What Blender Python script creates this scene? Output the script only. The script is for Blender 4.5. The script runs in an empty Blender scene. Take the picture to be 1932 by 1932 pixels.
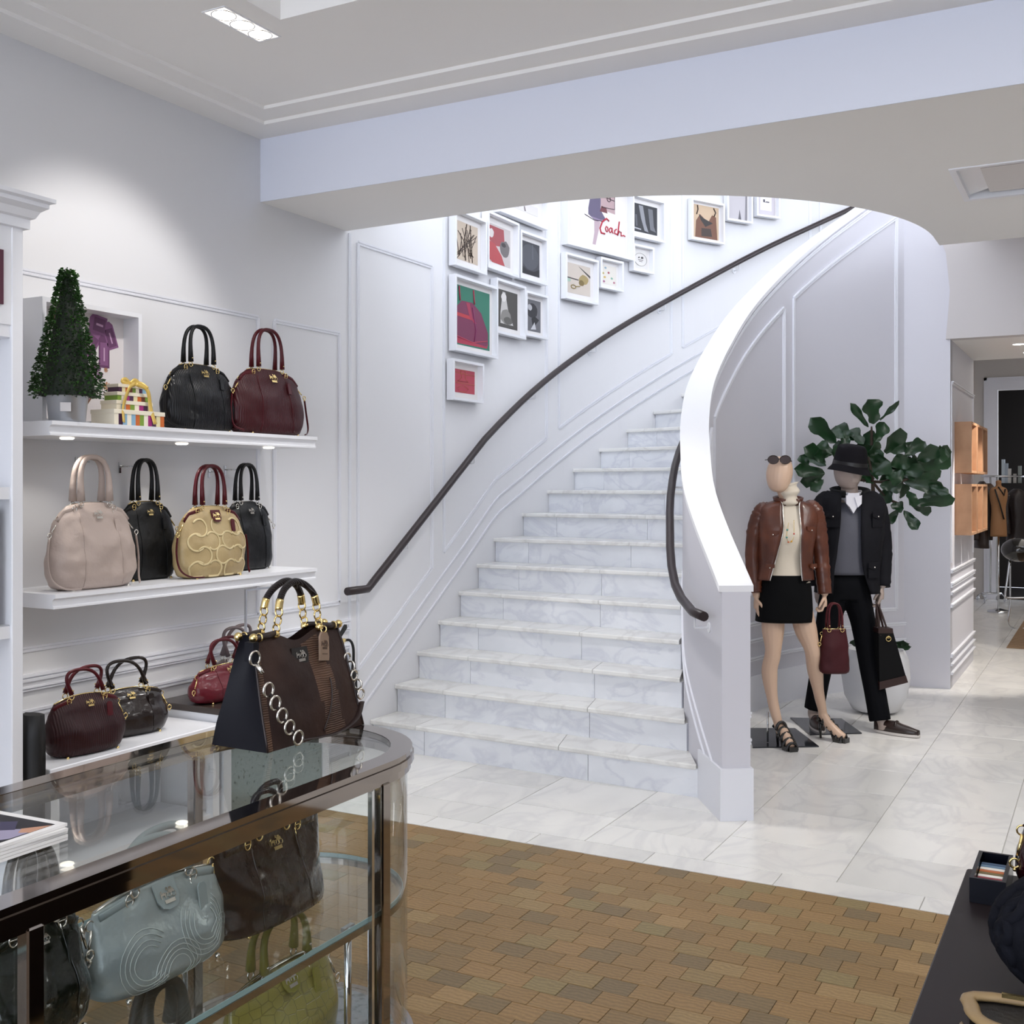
import bpy, bmesh, math, random
from mathutils import Vector, Matrix, noise
random.seed(7)
PI = math.pi
R = math.radians
col = bpy.context.scene.collection
S = bpy.context.scene
# ------------------------------------------------------------------ camera
FX = 2108.0; CX = 966.0; HY = 919.0; EYE = 1.6
TH = math.atan(1130/2108); cT, sT = math.cos(TH), math.sin(TH)
cam_d = bpy.data.cameras.new('camera'); cam = bpy.data.objects.new('camera', cam_d); col.objects.link(cam)
cam.location = (0, 0, EYE); cam.rotation_euler = (PI/2, 0, TH)
cam_d.sensor_width = 36; cam_d.lens = 36*FX/1932; cam_d.shift_y = -(966-HY)/1932; cam_d.clip_start = .05
S.camera = cam
S.view_settings.view_transform = 'Standard'; S.view_settings.look = 'None'
S.view_settings.gamma = 1; S.view_settings.use_curve_mapping = False
S.view_settings.exposure = 0.76
# ------------------------------------------------------------------ world and room lights
w = bpy.data.worlds.new('world'); S.world = w; w.use_nodes = True
w.node_tree.nodes['Background'].inputs[0].default_value = (.83, .885, 1, 1)
w.node_tree.nodes['Background'].inputs[1].default_value = 2.65
def area(loc, size, power, colr, rot=(0, 0, 0), size2=None):
    d = bpy.data.lights.new('area_light', 'AREA'); d.energy = power; d.color = colr
    d.shape = 'RECTANGLE'; d.size = size; d.size_y = size2 or size
    o = bpy.data.objects.new('area_light', d); col.objects.link(o); o.location = loc; o.rotation_euler = rot
    return o
def spot(loc, target, power, colr, angle=50, blend=.5, rad=.04):
    d = bpy.data.lights.new('spot_light', 'SPOT'); d.energy = power; d.color = colr
    d.spot_size = R(angle); d.spot_blend = blend; d.shadow_soft_size = rad
    o = bpy.data.objects.new('spot_light', d); col.objects.link(o); o.location = loc
    o.rotation_euler = (Vector(target)-Vector(loc)).to_track_quat('-Z', 'Y').to_euler()
    return o
WARM = (1, .93, .85); NEUT = (1, .985, .97); COOL = (.86, .92, 1)
area((.3, 1.0, 3.75), 3.4, 30, (1, .96, .92), size2=3.6)                 # shop ceiling coffer
area((-2.3, 8.3, 5.9), 2.6, 13, (.93, .965, 1), size2=3.2)          # over the stairwell
area((.9, 6.2, 3.10), 1.6, 30, NEUT, size2=1.0)                 # lower ceiling
area((.2, 13.5, 3.3), 1.6, 24, WARM, size2=5.0)                 # rear room
spot((-2.7, 3.45, 3.46), (-4, 3.55, 1.95), 36, (1, .965, .94), 66, .55, .05)       # lamp washing the shelf wall
spot((-2.3, 4.4, 3.46), (-3.7, 4.3, .9), 32, NEUT, 50, .8, .06)
spot((-.9, 4.2, 3.46), (-3.6, 3.4, .5), 26, NEUT, 30, .6, .05)
spot((-.6, 6.9, 3.08), (-1.25, 7.75, .0), 42, WARM, 38, .55, .05)   # niche
spot((-.1, 6.6, 3.08), (-1.6, 7.0, 1.0), 20, WARM, 45, .6, .05)
spot((-2.55, 5.05, 3.08), (-2.5, 5.15, 0), 48, NEUT, 110, .9, .08)   # added fill, brightens the floor at the foot of the stairs
spot((-.25, 9.75, 2.74), (-1.12, 10.35, .7), 120, WARM, 60, .35, .02)   # hall wall
spot((-.3, 1.4, 3.46), (-1.8, 1.9, .9), 30, NEUT, 42, .6, .05)       # glass case
# ------------------------------------------------------------------ photo to room helpers
def ray(px):
    a = (px-CX)/FX
    return (a*cT-sT, a*sT+cT)
def atz(px, py, z):
    d = FX*(EYE-z)/(py-HY); r = ray(px); return (r[0]*d, r[1]*d)
def onx(px, py, x):
    r = ray(px); d = x/r[0]; return (r[1]*d, EYE+(HY-py)*d/FX)
def atd(px, py, d):
    r = ray(px); return Vector((r[0]*d, r[1]*d, EYE+(HY-py)*d/FX))
# ------------------------------------------------------------------ materials
def lin(h):
    if isinstance(h, (tuple, list)): return (*h[:3], 1)
    h = h.lstrip('#'); v = [int(h[i:i+2], 16)/255 for i in (0, 2, 4)]
    return (*[(x/12.92 if x <= .04045 else ((x+.055)/1.055)**2.4) for x in v], 1)
def N(nt, t, **kw):
    n = nt.nodes.new(t)
    for k, v in kw.items(): setattr(n, k, v)
    return n
MATS = {}
def mat(name, c, rough=.5, metal=0, bump=None, coat=0, spec=.5, var=None, wave=None, sheen=0, tex='Object'):
    """bump=(scale,strength,distance); var=(scale,colour2,lo,hi) mottles; wave=(scale,strength,dist,axis,distortion)"""
    if name in MATS: return MATS[name]
    m = bpy.data.materials.new(name); m.use_nodes = True; nt = m.node_tree; L = nt.links.new
    b = nt.nodes['Principled BSDF']
    b.inputs['Base Color'].default_value = lin(c); b.inputs['Roughness'].default_value = rough
    b.inputs['Metallic'].default_value = metal; b.inputs['Coat Weight'].default_value = coat
    b.inputs['Coat Roughness'].default_value = .08; b.inputs['Specular IOR Level'].default_value = spec
    b.inputs['Sheen Weight'].default_value = sheen
    tc = N(nt, 'ShaderNodeTexCoord')
    if var:
        n = N(nt, 'ShaderNodeTexNoise'); n.inputs['Scale'].default_value = var[0]; n.inputs['Detail'].default_value = 6
        cr = N(nt, 'ShaderNodeValToRGB'); cr.color_ramp.elements[0].position = var[2]; cr.color_ramp.elements[1].position = var[3]
        cr.color_ramp.elements[0].color = lin(c); cr.color_ramp.elements[1].color = lin(var[1])
        L(tc.outputs[tex], n.inputs['Vector']); L(n.outputs['Fac'], cr.inputs['Fac']); L(cr.outputs['Color'], b.inputs['Base Color'])
    last = None
    if wave:
        wv = N(nt, 'ShaderNodeTexWave'); wv.bands_direction = wave[3]; wv.inputs['Scale'].default_value = wave[0]
        wv.inputs['Distortion'].default_value = wave[4]; wv.inputs['Detail'].default_value = 1; wv.inputs['Detail Scale'].default_value = .6
        L(tc.outputs[tex], wv.inputs['Vector'])
        bp = N(nt, 'ShaderNodeBump'); bp.inputs['Strength'].default_value = wave[1]; bp.inputs['Distance'].default_value = wave[2]
        L(wv.outputs['Fac'], bp.inputs['Height']); last = bp
    if bump:
        n = N(nt, 'ShaderNodeTexNoise'); n.inputs['Scale'].default_value = bump[0]; n.inputs['Detail'].default_value = 4
        L(tc.outputs[tex], n.inputs['Vector'])
        bp = N(nt, 'ShaderNodeBump'); bp.inputs['Strength'].default_value = bump[1]; bp.inputs['Distance'].default_value = bump[2]
        L(n.outputs['Fac'], bp.inputs['Height'])
        if last: L(last.outputs['Normal'], bp.inputs['Normal'])
        last = bp
    if last: L(last.outputs['Normal'], b.inputs['Normal'])
    MATS[name] = m
    return m
def emis(name, c, s):
    m = bpy.data.materials.new(name); m.use_nodes = True; b = m.node_tree.nodes['Principled BSDF']
    b.inputs['Emission Color'].default_value = lin(c); b.inputs['Emission Strength'].default_value = s
    b.inputs['Base Color'].default_value = lin(c); return m
WHITE = mat('white_wall_paint', '#e2e2e4', .55)
CEILW = mat('ceiling_paint', '#efedea', .7)
BEAMW = mat('beam_paint_daylit', '#dfe3ef', .6)  # blue of the daylight put into the beam colour
TRIM = mat('trim_paint', '#e9eaf0', .4)
NICHE = mat('niche_wall_paint', '#d6d5dc', .55)
CAPW = mat('parapet_cap_paint', '#f1f1f4', .4)
FIX = mat('white_lacquer', '#ecedf1', .3)
BLACKV = mat('black_void', '#0b0a0b', .6)
CHROME = mat('chrome', '#d4d6d8', .08, 1)
NICKEL = mat('polished_nickel', '#9c948e', .05, 1)
GOLD = mat('gold_metal', '#e9cf8f', .18, 1)
SILVER = mat('silver_metal', '#dedad2', .16, 1)
RAILM = mat('dark_bronze_rail', '#2b2022', .38, 0, (40, .15, .002))
DARKW = mat('dark_brown_table', '#1d1516', .4, 0, spec=.2)
GROUT = mat('marble_grout', '#b9b8b3', .7)
DGROUT = mat('wood_joint', '#5a4730', .8)
def marble(name, base, vein, seedvar=True, rough=.22, tint=None):
    m = bpy.data.materials.new(name); m.use_nodes = True; nt = m.node_tree; L = nt.links.new
    b = nt.nodes['Principled BSDF']; b.inputs['Roughness'].default_value = rough
    geo = N(nt, 'ShaderNodeNewGeometry'); oi = N(nt, 'ShaderNodeObjectInfo')
    va = N(nt, 'ShaderNodeVectorMath', operation='MULTIPLY_ADD'); va.inputs[1].default_value = (1.6, .8, 2.2)
    cb = N(nt, 'ShaderNodeCombineXYZ'); mm = N(nt, 'ShaderNodeMath', operation='MULTIPLY'); mm.inputs[1].default_value = 37
    L(oi.outputs['Random'], mm.inputs[0]); L(mm.outputs[0], cb.inputs[0]); L(mm.outputs[0], cb.inputs[2])
    L(geo.outputs['Position'], va.inputs[0]); L(cb.outputs[0], va.inputs[2])
    n1 = N(nt, 'ShaderNodeTexNoise'); n1.inputs['Scale'].default_value = 1.7; n1.inputs['Detail'].default_value = 9; n1.inputs['Distortion'].default_value = 1.3
    L(va.outputs[0], n1.inputs['Vector'])
    cr = N(nt, 'ShaderNodeValToRGB'); e = cr.color_ramp.elements
    e[0].position = .44; e[0].color = lin(base); e[1].position = .56; e[1].color = lin(base)
    v = cr.color_ramp.elements.new(.5); v.color = lin(vein)
    L(n1.outputs['Fac'], cr.inputs['Fac'])
    n2 = N(nt, 'ShaderNodeTexNoise'); n2.inputs['Scale'].default_value = 2.2; n2.inputs['Detail'].default_value = 5
    L(va.outputs[0], n2.inputs['Vector'])
    c2 = N(nt, 'ShaderNodeValToRGB'); c2.color_ramp.elements[0].position = .35; c2.color_ramp.elements[1].position = .7
    c2.color_ramp.elements[0].color = (.90, .905, .915, 1); c2.color_ramp.elements[1].color = (1, 1, 1, 1)
    L(n2.outputs['Fac'], c2.inputs['Fac'])
    mx = N(nt, 'ShaderNodeMix', data_type='RGBA', blend_type='MULTIPLY'); mx.inputs[0].default_value = 1
    L(cr.outputs['Color'], mx.inputs[6]); L(c2.outputs['Color'], mx.inputs[7])
    rr = N(nt, 'ShaderNodeMapRange'); rr.inputs[3].default_value = .86 if seedvar else .95; rr.inputs[4].default_value = 1.04
    pw = N(nt, 'ShaderNodeMath', operation='POWER'); pw.inputs[1].default_value = .45
    L(oi.outputs['Random'], pw.inputs[0]); L(pw.outputs[0], rr.inputs[0])
    m2 = N(nt, 'ShaderNodeMix', data_type='RGBA', blend_type='MULTIPLY'); m2.inputs[0].default_value = 1
    L(mx.outputs[2], m2.inputs[6]); L(rr.outputs[0], m2.inputs[7]); L(m2.outputs[2], b.inputs['Base Color'])
    return m
MARBLE = marble('floor_marble', '#f3f1ec', '#e9e7e4')
MARBLES = marble('stair_marble', '#eef0f4', '#e1e3ea', False, .3)
MARBLET = marble('tread_marble', '#f2f1ed', '#e4e2de', False, .25)
def woodmat(name, attr):
    m = bpy.data.materials.new(name); m.use_nodes = True; nt = m.node_tree; L = nt.links.new
    b = nt.nodes['Principled BSDF']; b.inputs['Roughness'].default_value = .55; b.inputs['Specular IOR Level'].default_value = .3
    geo = N(nt, 'ShaderNodeNewGeometry')
    if attr: src = N(nt, 'ShaderNodeAttribute', attribute_name='rnd').outputs['Fac']
    else: src = N(nt, 'ShaderNodeObjectInfo').outputs['Random']
    cr = N(nt, 'ShaderNodeValToRGB'); cr.color_ramp.interpolation = 'LINEAR'; e = cr.color_ramp.elements
    e[0].position = 0; e[0].color = lin('#7a684c'); e[1].position = 1; e[1].color = lin('#a08259')
    for p, c in ((.1, '#806c4d'), (.22, '#8b704a'), (.5, '#8f734c'), (.75, '#967850'), (.9, '#887853')):
        x = cr.color_ramp.elements.new(p); x.color = lin(c)
    L(src, cr.inputs['Fac'])
    mm = N(nt, 'ShaderNodeMath', operation='MULTIPLY'); mm.inputs[1].default_value = 91; L(src, mm.inputs[0])
    cb = N(nt, 'ShaderNodeCombineXYZ'); L(mm.outputs[0], cb.inputs[0]); L(mm.outputs[0], cb.inputs[1])
    ad = N(nt, 'ShaderNodeVectorMath', operation='ADD'); L(geo.outputs['Position'], ad.inputs[0]); L(cb.outputs[0], ad.inputs[1])
    wv = N(nt, 'ShaderNodeTexWave', wave_type='RINGS'); wv.inputs['Scale'].default_value = 16; wv.inputs['Distortion'].default_value = 7; wv.inputs['Detail'].default_value = 2
    L(ad.outputs[0], wv.inputs['Vector'])
    n2 = N(nt, 'ShaderNodeTexNoise'); n2.inputs['Scale'].default_value = 90; n2.inputs['Detail'].default_value = 3; L(ad.outputs[0], n2.inputs['Vector'])
    mr = N(nt, 'ShaderNodeMapRange'); mr.inputs[3].default_value = .86; mr.inputs[4].default_value = 1.08; L(wv.outputs['Fac'], mr.inputs[0])
    mr2 = N(nt, 'ShaderNodeMapRange'); mr2.inputs[3].default_value = .8; mr2.inputs[4].default_value = 1.2; L(n2.outputs['Fac'], mr2.inputs[0])
    mu = N(nt, 'ShaderNodeMath', operation='MULTIPLY'); L(mr.outputs[0], mu.inputs[0]); L(mr2.outputs[0], mu.inputs[1])
    m2 = N(nt, 'ShaderNodeMix', data_type='RGBA', blend_type='MULTIPLY'); m2.inputs[0].default_value = 1
    L(cr.outputs['Color'], m2.inputs[6]); L(mu.outputs[0], m2.inputs[7]); L(m2.outputs[2], b.inputs['Base Color'])
    return m
WOODI = woodmat('end_grain_wood', False); WOODA = woodmat('end_grain_wood_far', True)
def glassmat(name, tint=(.95, .975, .97), base=.05, k=.75):
    m = bpy.data.materials.new(name); m.use_nodes = True; nt = m.node_tree; L = nt.links.new
    nt.nodes.remove(nt.nodes['Principled BSDF']); out = nt.nodes['Material Output']
    tr = N(nt, 'ShaderNodeBsdfTransparent'); tr.inputs[0].default_value = (*tint, 1)
    gl = N(nt, 'ShaderNodeBsdfGlossy'); gl.inputs['Roughness'].default_value = .0
    lw = N(nt, 'ShaderNodeLayerWeight'); lw.inputs[0].default_value = .5
    pw = N(nt, 'ShaderNodeMath', operation='POWER'); pw.inputs[1].default_value = 4
    ma = N(nt, 'ShaderNodeMath', operation='MULTIPLY_ADD'); ma.inputs[1].default_value = k; ma.inputs[2].default_value = base
    mx = N(nt, 'ShaderNodeMixShader')
    L(lw.outputs['Facing'], pw.inputs[0]); L(pw.outputs[0], ma.inputs[0]); L(ma.outputs[0], mx.inputs[0])
    L(tr.outputs[0], mx.inputs[1]); L(gl.outputs[0], mx.inputs[2]); L(mx.outputs[0], out.inputs[0])
    return m
GLASS = glassmat('clear_glass', (.972, .985, .98), .03, .7); GLASSE = mat('glass_edge', '#8fb0b4', .15, 0, coat=.5)
# ------------------------------------------------------------------ mesh builder
def V3(p): return Vector(p)
class MB:
    def __init__(s): s.v = []; s.f = []; s.m = []; s.sm = []; s.M = None; s.cur = 0
    def add(s, vs, fs, mi=None, smooth=False):
        o = len(s.v)
        s.v += [tuple(s.M @ Vector(p)) if s.M else tuple(p) for p in vs]
        for f in fs:
            s.f.append([i+o for i in f]); s.m.append(s.cur if mi is None else mi); s.sm.append(smooth)
        return s
    def box(s, c, d, mi=None, rz=0, rot=None, bev=0):
        x, y, z = d[0]/2, d[1]/2, d[2]/2
        if bev:
            pr = [(-x+bev, -y), (x-bev, -y), (x, -y+bev), (x, y-bev), (x-bev, y), (-x+bev, y), (-x, y-bev), (-x, -y+bev)]
            vs = [(p[0]*(1 if abs(zz) < z else (x-bev)/x), p[1]*(1 if abs(zz) < z else (y-bev)/y), zz) for zz in (-z, -z+bev, z-bev, z) for p in pr]
            vs = [Vector(v) for v in vs]
            fs = [[k*8+i, k*8+(i+1) % 8, (k+1)*8+(i+1) % 8, (k+1)*8+i] for k in range(3) for i in range(8)]
            fs += [list(range(7, -1, -1)), list(range(24, 32))]
        else:
            vs = [Vector((a*x, b*y, e*z)) for e in (-1, 1) for a, b in ((-1, -1), (1, -1), (1, 1), (-1, 1))]
            fs = [(3, 2, 1, 0), (4, 5, 6, 7), (0, 1, 5, 4), (1, 2, 6, 5), (2, 3, 7, 6), (3, 0, 4, 7)]
        M = Matrix.Rotation(rz, 3, 'Z') if rot is None else rot
        return s.add([M @ v + Vector(c) for v in vs], fs, mi)
    def bx(s, x0, x1, y0, y1, z0, z1, mi=None, bev=0):
        return s.box(((x0+x1)/2, (y0+y1)/2, (z0+z1)/2), (abs(x1-x0), abs(y1-y0), abs(z1-z0)), mi, bev=bev)
    def loft(s, rings, mi=None, closed=True, cap=(True, True), smooth=True, loop=False):
        n = len(rings[0]); vs = [p for r in rings for p in r]; fs = []
        K = len(rings)
        for k in range(K if loop else K-1):
            k2 = (k+1) % K
            for i in range(n if closed else n-1):
                j = (i+1) % n; fs.append((k*n+i, k*n+j, k2*n+j, k2*n+i))
        s.add(vs, fs, mi, smooth)
        if not loop and closed:
            o = len(s.v)-len(vs)
            if cap[0]: s.f.append([o+i for i in range(n-1, -1, -1)]); s.m.append(s.cur if mi is None else mi); s.sm.append(False)
            if cap[1]: s.f.append([o+(K-1)*n+i for i in range(n)]); s.m.append(s.cur if mi is None else mi); s.sm.append(False)
        return s
    def tube(s, pts, r, n=8, mi=None, cap=True, loop=False, flat=None, up=None):
        """r number or list; flat=(a,b) ellipse factors"""
        P = [Vector(p) for p in pts]; K = len(P)
        rr = r if isinstance(r, (list, tuple)) else [r]*K
        T = []
        for i in range(K):
            a = P[(i-1) % K] if (i or loop) else P[i]; b = P[(i+1) % K] if (i < K-1 or loop) else P[i]
            t = (b-a); T.append(t.normalized() if t.length > 1e-9 else Vector((0, 0, 1)))
        u = Vector(up) if up else (Vector((0, 0, 1)) if abs(T[0].z) < .9 else Vector((1, 0, 0)))
        nrm = (u - T[0]*u.dot(T[0])).normalized(); rings = []
        for i in range(K):
            nrm = nrm - T[i]*nrm.dot(T[i])
            nrm = nrm.normalized() if nrm.length > 1e-6 else Vector((1, 0, 0))
            bi = T[i].cross(nrm); fa, fb = flat or (1, 1)
            rings.append([P[i]+nrm*(math.cos(2*PI*k/n)*rr[i]*fa)+bi*(math.sin(2*PI*k/n)*rr[i]*fb) for k in range(n)])
        return s.loft(rings, mi, cap=(cap, cap), loop=loop)
    def ring(s, c, R0, r, ax='Y', n=16, m=6, mi=None, sx=1, sz=1, rot=None):
        pts = []
        for k in range(n):
            a = 2*PI*k/n; u, v = math.cos(a)*R0*sx, math.sin(a)*R0*sz
            p = {'Y': (u, 0, v), 'X': (0, u, v), 'Z': (u, v, 0)}[ax]
            p = Vector(p)
            if rot: p = rot @ p
            pts.append(Vector(c)+p)
        return s.tube(pts, r, m, mi, loop=True)
    def lathe(s, prof, c=(0, 0, 0), n=24, mi=None, smooth=True, sx=1, sy=1):
        rings = [[(c[0]+math.cos(2*PI*k/n)*r*sx, c[1]+math.sin(2*PI*k/n)*r*sy, c[2]+z) for k in range(n)] for r, z in prof]
        return s.loft(rings, mi, smooth=smooth)
    def prism(s, poly, h0, h1, ax='Z', mi=None):
        n = len(poly)
        def q(p, h): return {'Z': (p[0], p[1], h), 'Y': (p[0], h, p[1]), 'X': (h, p[0], p[1])}[ax]
        vs = [q(p, h0) for p in poly]+[q(p, h1) for p in poly]
        fs = [(i, (i+1) % n, n+(i+1) % n, n+i) for i in range(n)]+[list(range(n-1, -1, -1)), list(range(n, 2*n))]
        return s.add(vs, fs, mi)
    def ball(s, c, r, mi=None, n=12, m=8, sx=1, sy=1, sz=1):
        prof = [(max(1e-4, math.sin(PI*i/m))*r, -math.cos(PI*i/m)*r*sz) for i in range(m+1)]
        return s.lathe(prof, c, n, mi, True, sx, sy)
    def mesh(s, name, mats):
        me = bpy.data.meshes.new(name); me.from_pydata(s.v, [], s.f)
        for m in (mats if isinstance(mats, (list, tuple)) else [mats]): me.materials.append(m)
        me.polygons.foreach_set('material_index', s.m); me.polygons.foreach_set('use_smooth', s.sm)
        bm = bmesh.new(); bm.from_mesh(me); bmesh.ops.recalc_face_normals(bm, faces=bm.faces); bm.to_mesh(me); bm.free()
        me.update(); return me
    def loft_sharp(s, rings, mi=None):
        n = len(rings[0])
        for i in range(n): s.loft([[r[i], r[(i+1) % n]] for r in rings], mi, closed=False)
        o = len(s.v); s.add(rings[0], [list(range(n))], mi); s.add(rings[-1], [list(range(n))], mi)
        return s
    def build(s, name, mats, parent=None, label=None):
        o = bpy.data.objects.new(name, s.mesh(name, mats)); col.objects.link(o)
        if parent: o.parent = parent
        if label: o['label'] = label
        return o
def thing(name, label, cat, loc=(0, 0, 0), rz=0, group=None):
    o = bpy.data.objects.new(name, None); col.objects.link(o); o.location = loc; o.rotation_euler = (0, 0, rz)
    o.empty_display_size = .05
    o['label'] = label; o['category'] = cat
    if group: o['group'] = group
    return o
def tag(o, label, cat, group=None):
    o['label'] = label; o['category'] = cat
    if group: o['group'] = group
    return o
def struct(o): o['kind'] = 'structure'; return o
def interp(tab, x):
    if x <= tab[0][0]: return tab[0][1]
    for (a, b), (c, d) in zip(tab, tab[1:]):
        if x <= c: return b+(d-b)*(x-a)/(c-a)
    return tab[-1][1]
def smooth_interp(tab, x):
    if x <= tab[0][0]: return tab[0][1]
    for (a, b), (c, d) in zip(tab, tab[1:]):
        if x <= c:
            t = (x-a)/(c-a); return b+(d-b)*(t*t*(3-2*t)*.5+t*.5)
    return tab[-1][1]
# ------------------------------------------------------------------ plan curves
RO = 6.0; OC = (2.0, 7.2)
def wpos(u, off=0):                 # outer stair wall and shelf wall; u along it, off into the room
    if u <= 0: return Vector((-4+off, 7.2+u, 0))
    a = PI-u/RO; return Vector((OC[0]+(RO-off)*math.cos(a), OC[1]+(RO-off)*math.sin(a), 0))
def wnrm(u):
    if u <= 0: return Vector((1, 0, 0))
    a = PI-u/RO; return Vector((-math.cos(a), -math.sin(a), 0))
def whit(px, py, off=0):
    r = ray(px)
    d = (-4+off)/r[0]; y = r[1]*d
    if r[0] < 0 and y <= 7.2: return y-7.2, EYE+(HY-py)*d/FX
    A = r[0]**2+r[1]**2; B = -2*(r[0]*OC[0]+r[1]*OC[1]); C = OC[0]**2+OC[1]**2-(RO-off)**2
    t = (-B+math.sqrt(B*B-4*A*C))/2/A
    a = math.atan2(r[1]*t-OC[1], r[0]*t-OC[0]); 
    if a < 0: a += 2*PI
    return (PI-a)*RO, EYE+(HY-py)*t/FX
_pc = [(-1.585, 5.235), (-1.84, 5.62), (-2.0, 5.9), (-2.12, 6.2), (-2.225, 6.5), (-2.32, 6.9), (-2.355, 7.4), (-2.325, 7.85), (-2.21, 8.33), (-2.05, 8.72), (-1.80, 9.12), (-1.5, 9.5), (-1.15, 9.85), (-.7, 10.2)]
def catmull(P, k=8):
    P = [Vector((*p, 0)) if len(p) == 2 else Vector(p) for p in P]; out = []
    Q = [P[0]*2-P[1]]+P+[P[-1]*2-P[-2]]
    for i in range(1, len(Q)-2):
        a, b, c, d = Q[i-1:i+3]
        for j in range(k):
            t = j/k; out.append(.5*((2*b)+(c-a)*t+(2*a-5*b+4*c-d)*t*t+(3*b-a-3*c+d)*t**3))
    out.append(P[-1]); return out
PCL = catmull(_pc, 8); PS = [0]
for a, b in zip(PCL, PCL[1:]): PS.append(PS[-1]+(b-a).length)
def ppos(s, off=0):                 # parapet centre line; off>0 to the niche side (right)
    s = max(0, min(s, PS[-1]-1e-4))
    for i in range(len(PS)-1):
        if PS[i+1] > s: break
    t = (s-PS[i])/(PS[i+1]-PS[i]); p = PCL[i].lerp(PCL[i+1], t)
    def tg(j): a, b = PCL[max(0, j-1)], PCL[min(len(PCL)-1, j+1)]; return (b-a).normalized()
    d = tg(i).lerp(tg(i+1), t).normalized(); n = Vector((d.y, -d.x, 0)); return p+n*off
_pz = [(0, 1.127), (1.85, 2.28), (2.35, 2.59), (2.9, 2.96), (3.4, 3.29), (3.87, 3.6), (4.29, 3.87), (6.5, 5.25)]
def pz(s): return interp(_pz, s)
# ================================================================== SHELL
RISE = .175; NST = 17
outer_u = [y-7.2 for y in (5.65, 5.915, 6.17, 6.43, 6.70, 6.95, 7.20)]+[.42+.365*i for i in range(NST)]
def ou(k): return outer_u[k-1]
def si(k): return .40+.272*(k-1)
# floor
fl = MB(); fl.bx(-4.1, 6, -3, 4.45, -.1, -.012, 0); fl.bx(-4.1, 6, 4.45, 17.4, -.1, -.006, 1)
floor = struct(fl.build('floor', [DGROUT, GROUT]))
bw, bd = .121, .099
blk = MB().box((0, 0, -.012), (bw-.0017, bd-.0017, .024), bev=.001).mesh('wood_block', WOODI)
cand = []
row = 0; y = 4.45-bd/2
while y > .6:
    off = [0, .5, .22, .74][row % 4]*bw + random.uniform(-.01, .01); x = -3.9+off
    while x < 2.2:
        d = -x*sT+y*cT; a = x*cT+y*sT
        px = CX+FX*a/d if d > .1 else -1; py = HY+EYE*FX/d if d > .1 else 9999
        vis = 700 < px < 1830-max(0, py-1700)*.35 and py < 1950
        cand.append((0 if vis else 1, d, x, y)); x += bw
    y -= bd; row += 1
cand.sort()
far = MB(); rn = []
for i, (v, d, x, y) in enumerate(cand):
    z = random.uniform(-.0006, .0006)
    if i < 300 and v == 0:
        o = bpy.data.objects.new('wood_block', blk); col.objects.link(o); o.location = (x, y, z); o.parent = floor
    else:
        far.box((x, y, -.012+z), (bw-.0017, bd-.0017, .024)); rn += [random.random()]*6
fo = far.build('wood_blocks', WOODA, floor); fo['kind'] = 'stuff'
at = fo.data.attributes.new('rnd', 'FLOAT', 'FACE'); at.data.foreach_set('value', rn)
# marble tiles
def instair(x, y):
    return False
def tile(x0, x1, y0, y1, stuff=None):
    g = .0018
    b = stuff or MB()
    z1 = 0+random.uniform(-.0003, .0003)
    b.bx(x0+g, x1-g, y0+g, y1-g, -.02, z1, bev=.001 if not stuff else 0)
    if not stuff: b.build('marble_tile', MARBLE, floor)
x = -4.0+.22
xs = [-4.0]+[x+.56*i for i in range(12)]
bx_ = -4.0
for i in range(10):
    tile(bx_, bx_+.56, 4.455, 4.61); bx_ += .56
far = MB()
for i in range(len(xs)-1):
    y = 4.61; first = True
    while y < 17.3:
        ln = random.choice([.42, .52, .52, .62]) if not first else random.uniform(.25, .5)
        first = False
        y1 = min(17.3, y+ln)
        if y > 10.5: tile(xs[i], xs[i+1], y, y1, far)
        elif not (y > 5.7 and xs[i+1] < -2.2): tile(xs[i], xs[i+1], y, y1)
        y = y1
far.build('marble_tiles', MARBLE, floor)['kind'] = 'stuff'
# left wall (shelf wall) and the curved outer stair wall in one
wl = MB(); us = [-10.2, -5, -2.6, -1.6, 0]+[.25*i for i in range(1, 44)]
rg = []
for u in us:
    a, b = wpos(u), wpos(u, -.15)
    z1 = 6.2 if u > -1.9 else 3.49
    rg.append((a, b, z1))
for (a, b, z1), (c, d, z2) in zip(rg, rg[1:]):
    z = 6.2; z0 = 0 if b.x < -2.0 else 3.85
    wl.add([(a.x, a.y, z0), (c.x, c.y, z0), (c.x, c.y, z), (a.x, a.y, z), (b.x, b.y, z0), (d.x, d.y, z0), (d.x, d.y, z), (b.x, b.y, z)],
           [(0, 1, 2, 3), (7, 6, 5, 4), (3, 2, 6, 7)], smooth=False)
wall = struct(wl.build('wall_left', WHITE))
for p in wall.data.polygons: p.use_smooth = True
def strip(posf, nside, pts, w=.026, proud=.009, base=0., name='panel_moulding', parent=None, m=None, fixed=None):
    """swept raised moulding on a curved wall: pts=(u,z)"""
    rings = []
    for i, (u, z) in enumerate(pts):
        a = pts[max(0, i-1)]; b = pts[min(len(pts)-1, i+1)]
        du, dz = b[0]-a[0], b[1]-a[1]; l = math.hypot(du, dz) or 1
        nu, nz = (-dz/l, du/l) if fixed is None else fixed
        ring = []
        for (t, h) in ((-.5, 0), (-.42, .75), (-.12, .8), (0, .45), (.15, 1), (.5, 1), (.5, 0)):
            p = posf(u+nu*w*t, (base+proud*h)*nside); ring.append((p.x, p.y, z+nz*w*t))
        rings.append(ring)
    return MB().loft(rings, smooth=False).build(name, m or TRIM, parent)
WS = lambda pts, **k: strip(wpos, 1, pts, parent=wall, **k)
def seg(a, b, n=14):
    return [(a[0]+(b[0]-a[0])*i/n, a[1]+(b[1]-a[1])*i/n) for i in range(n+1)]
def yu(y): return y-7.2
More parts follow.
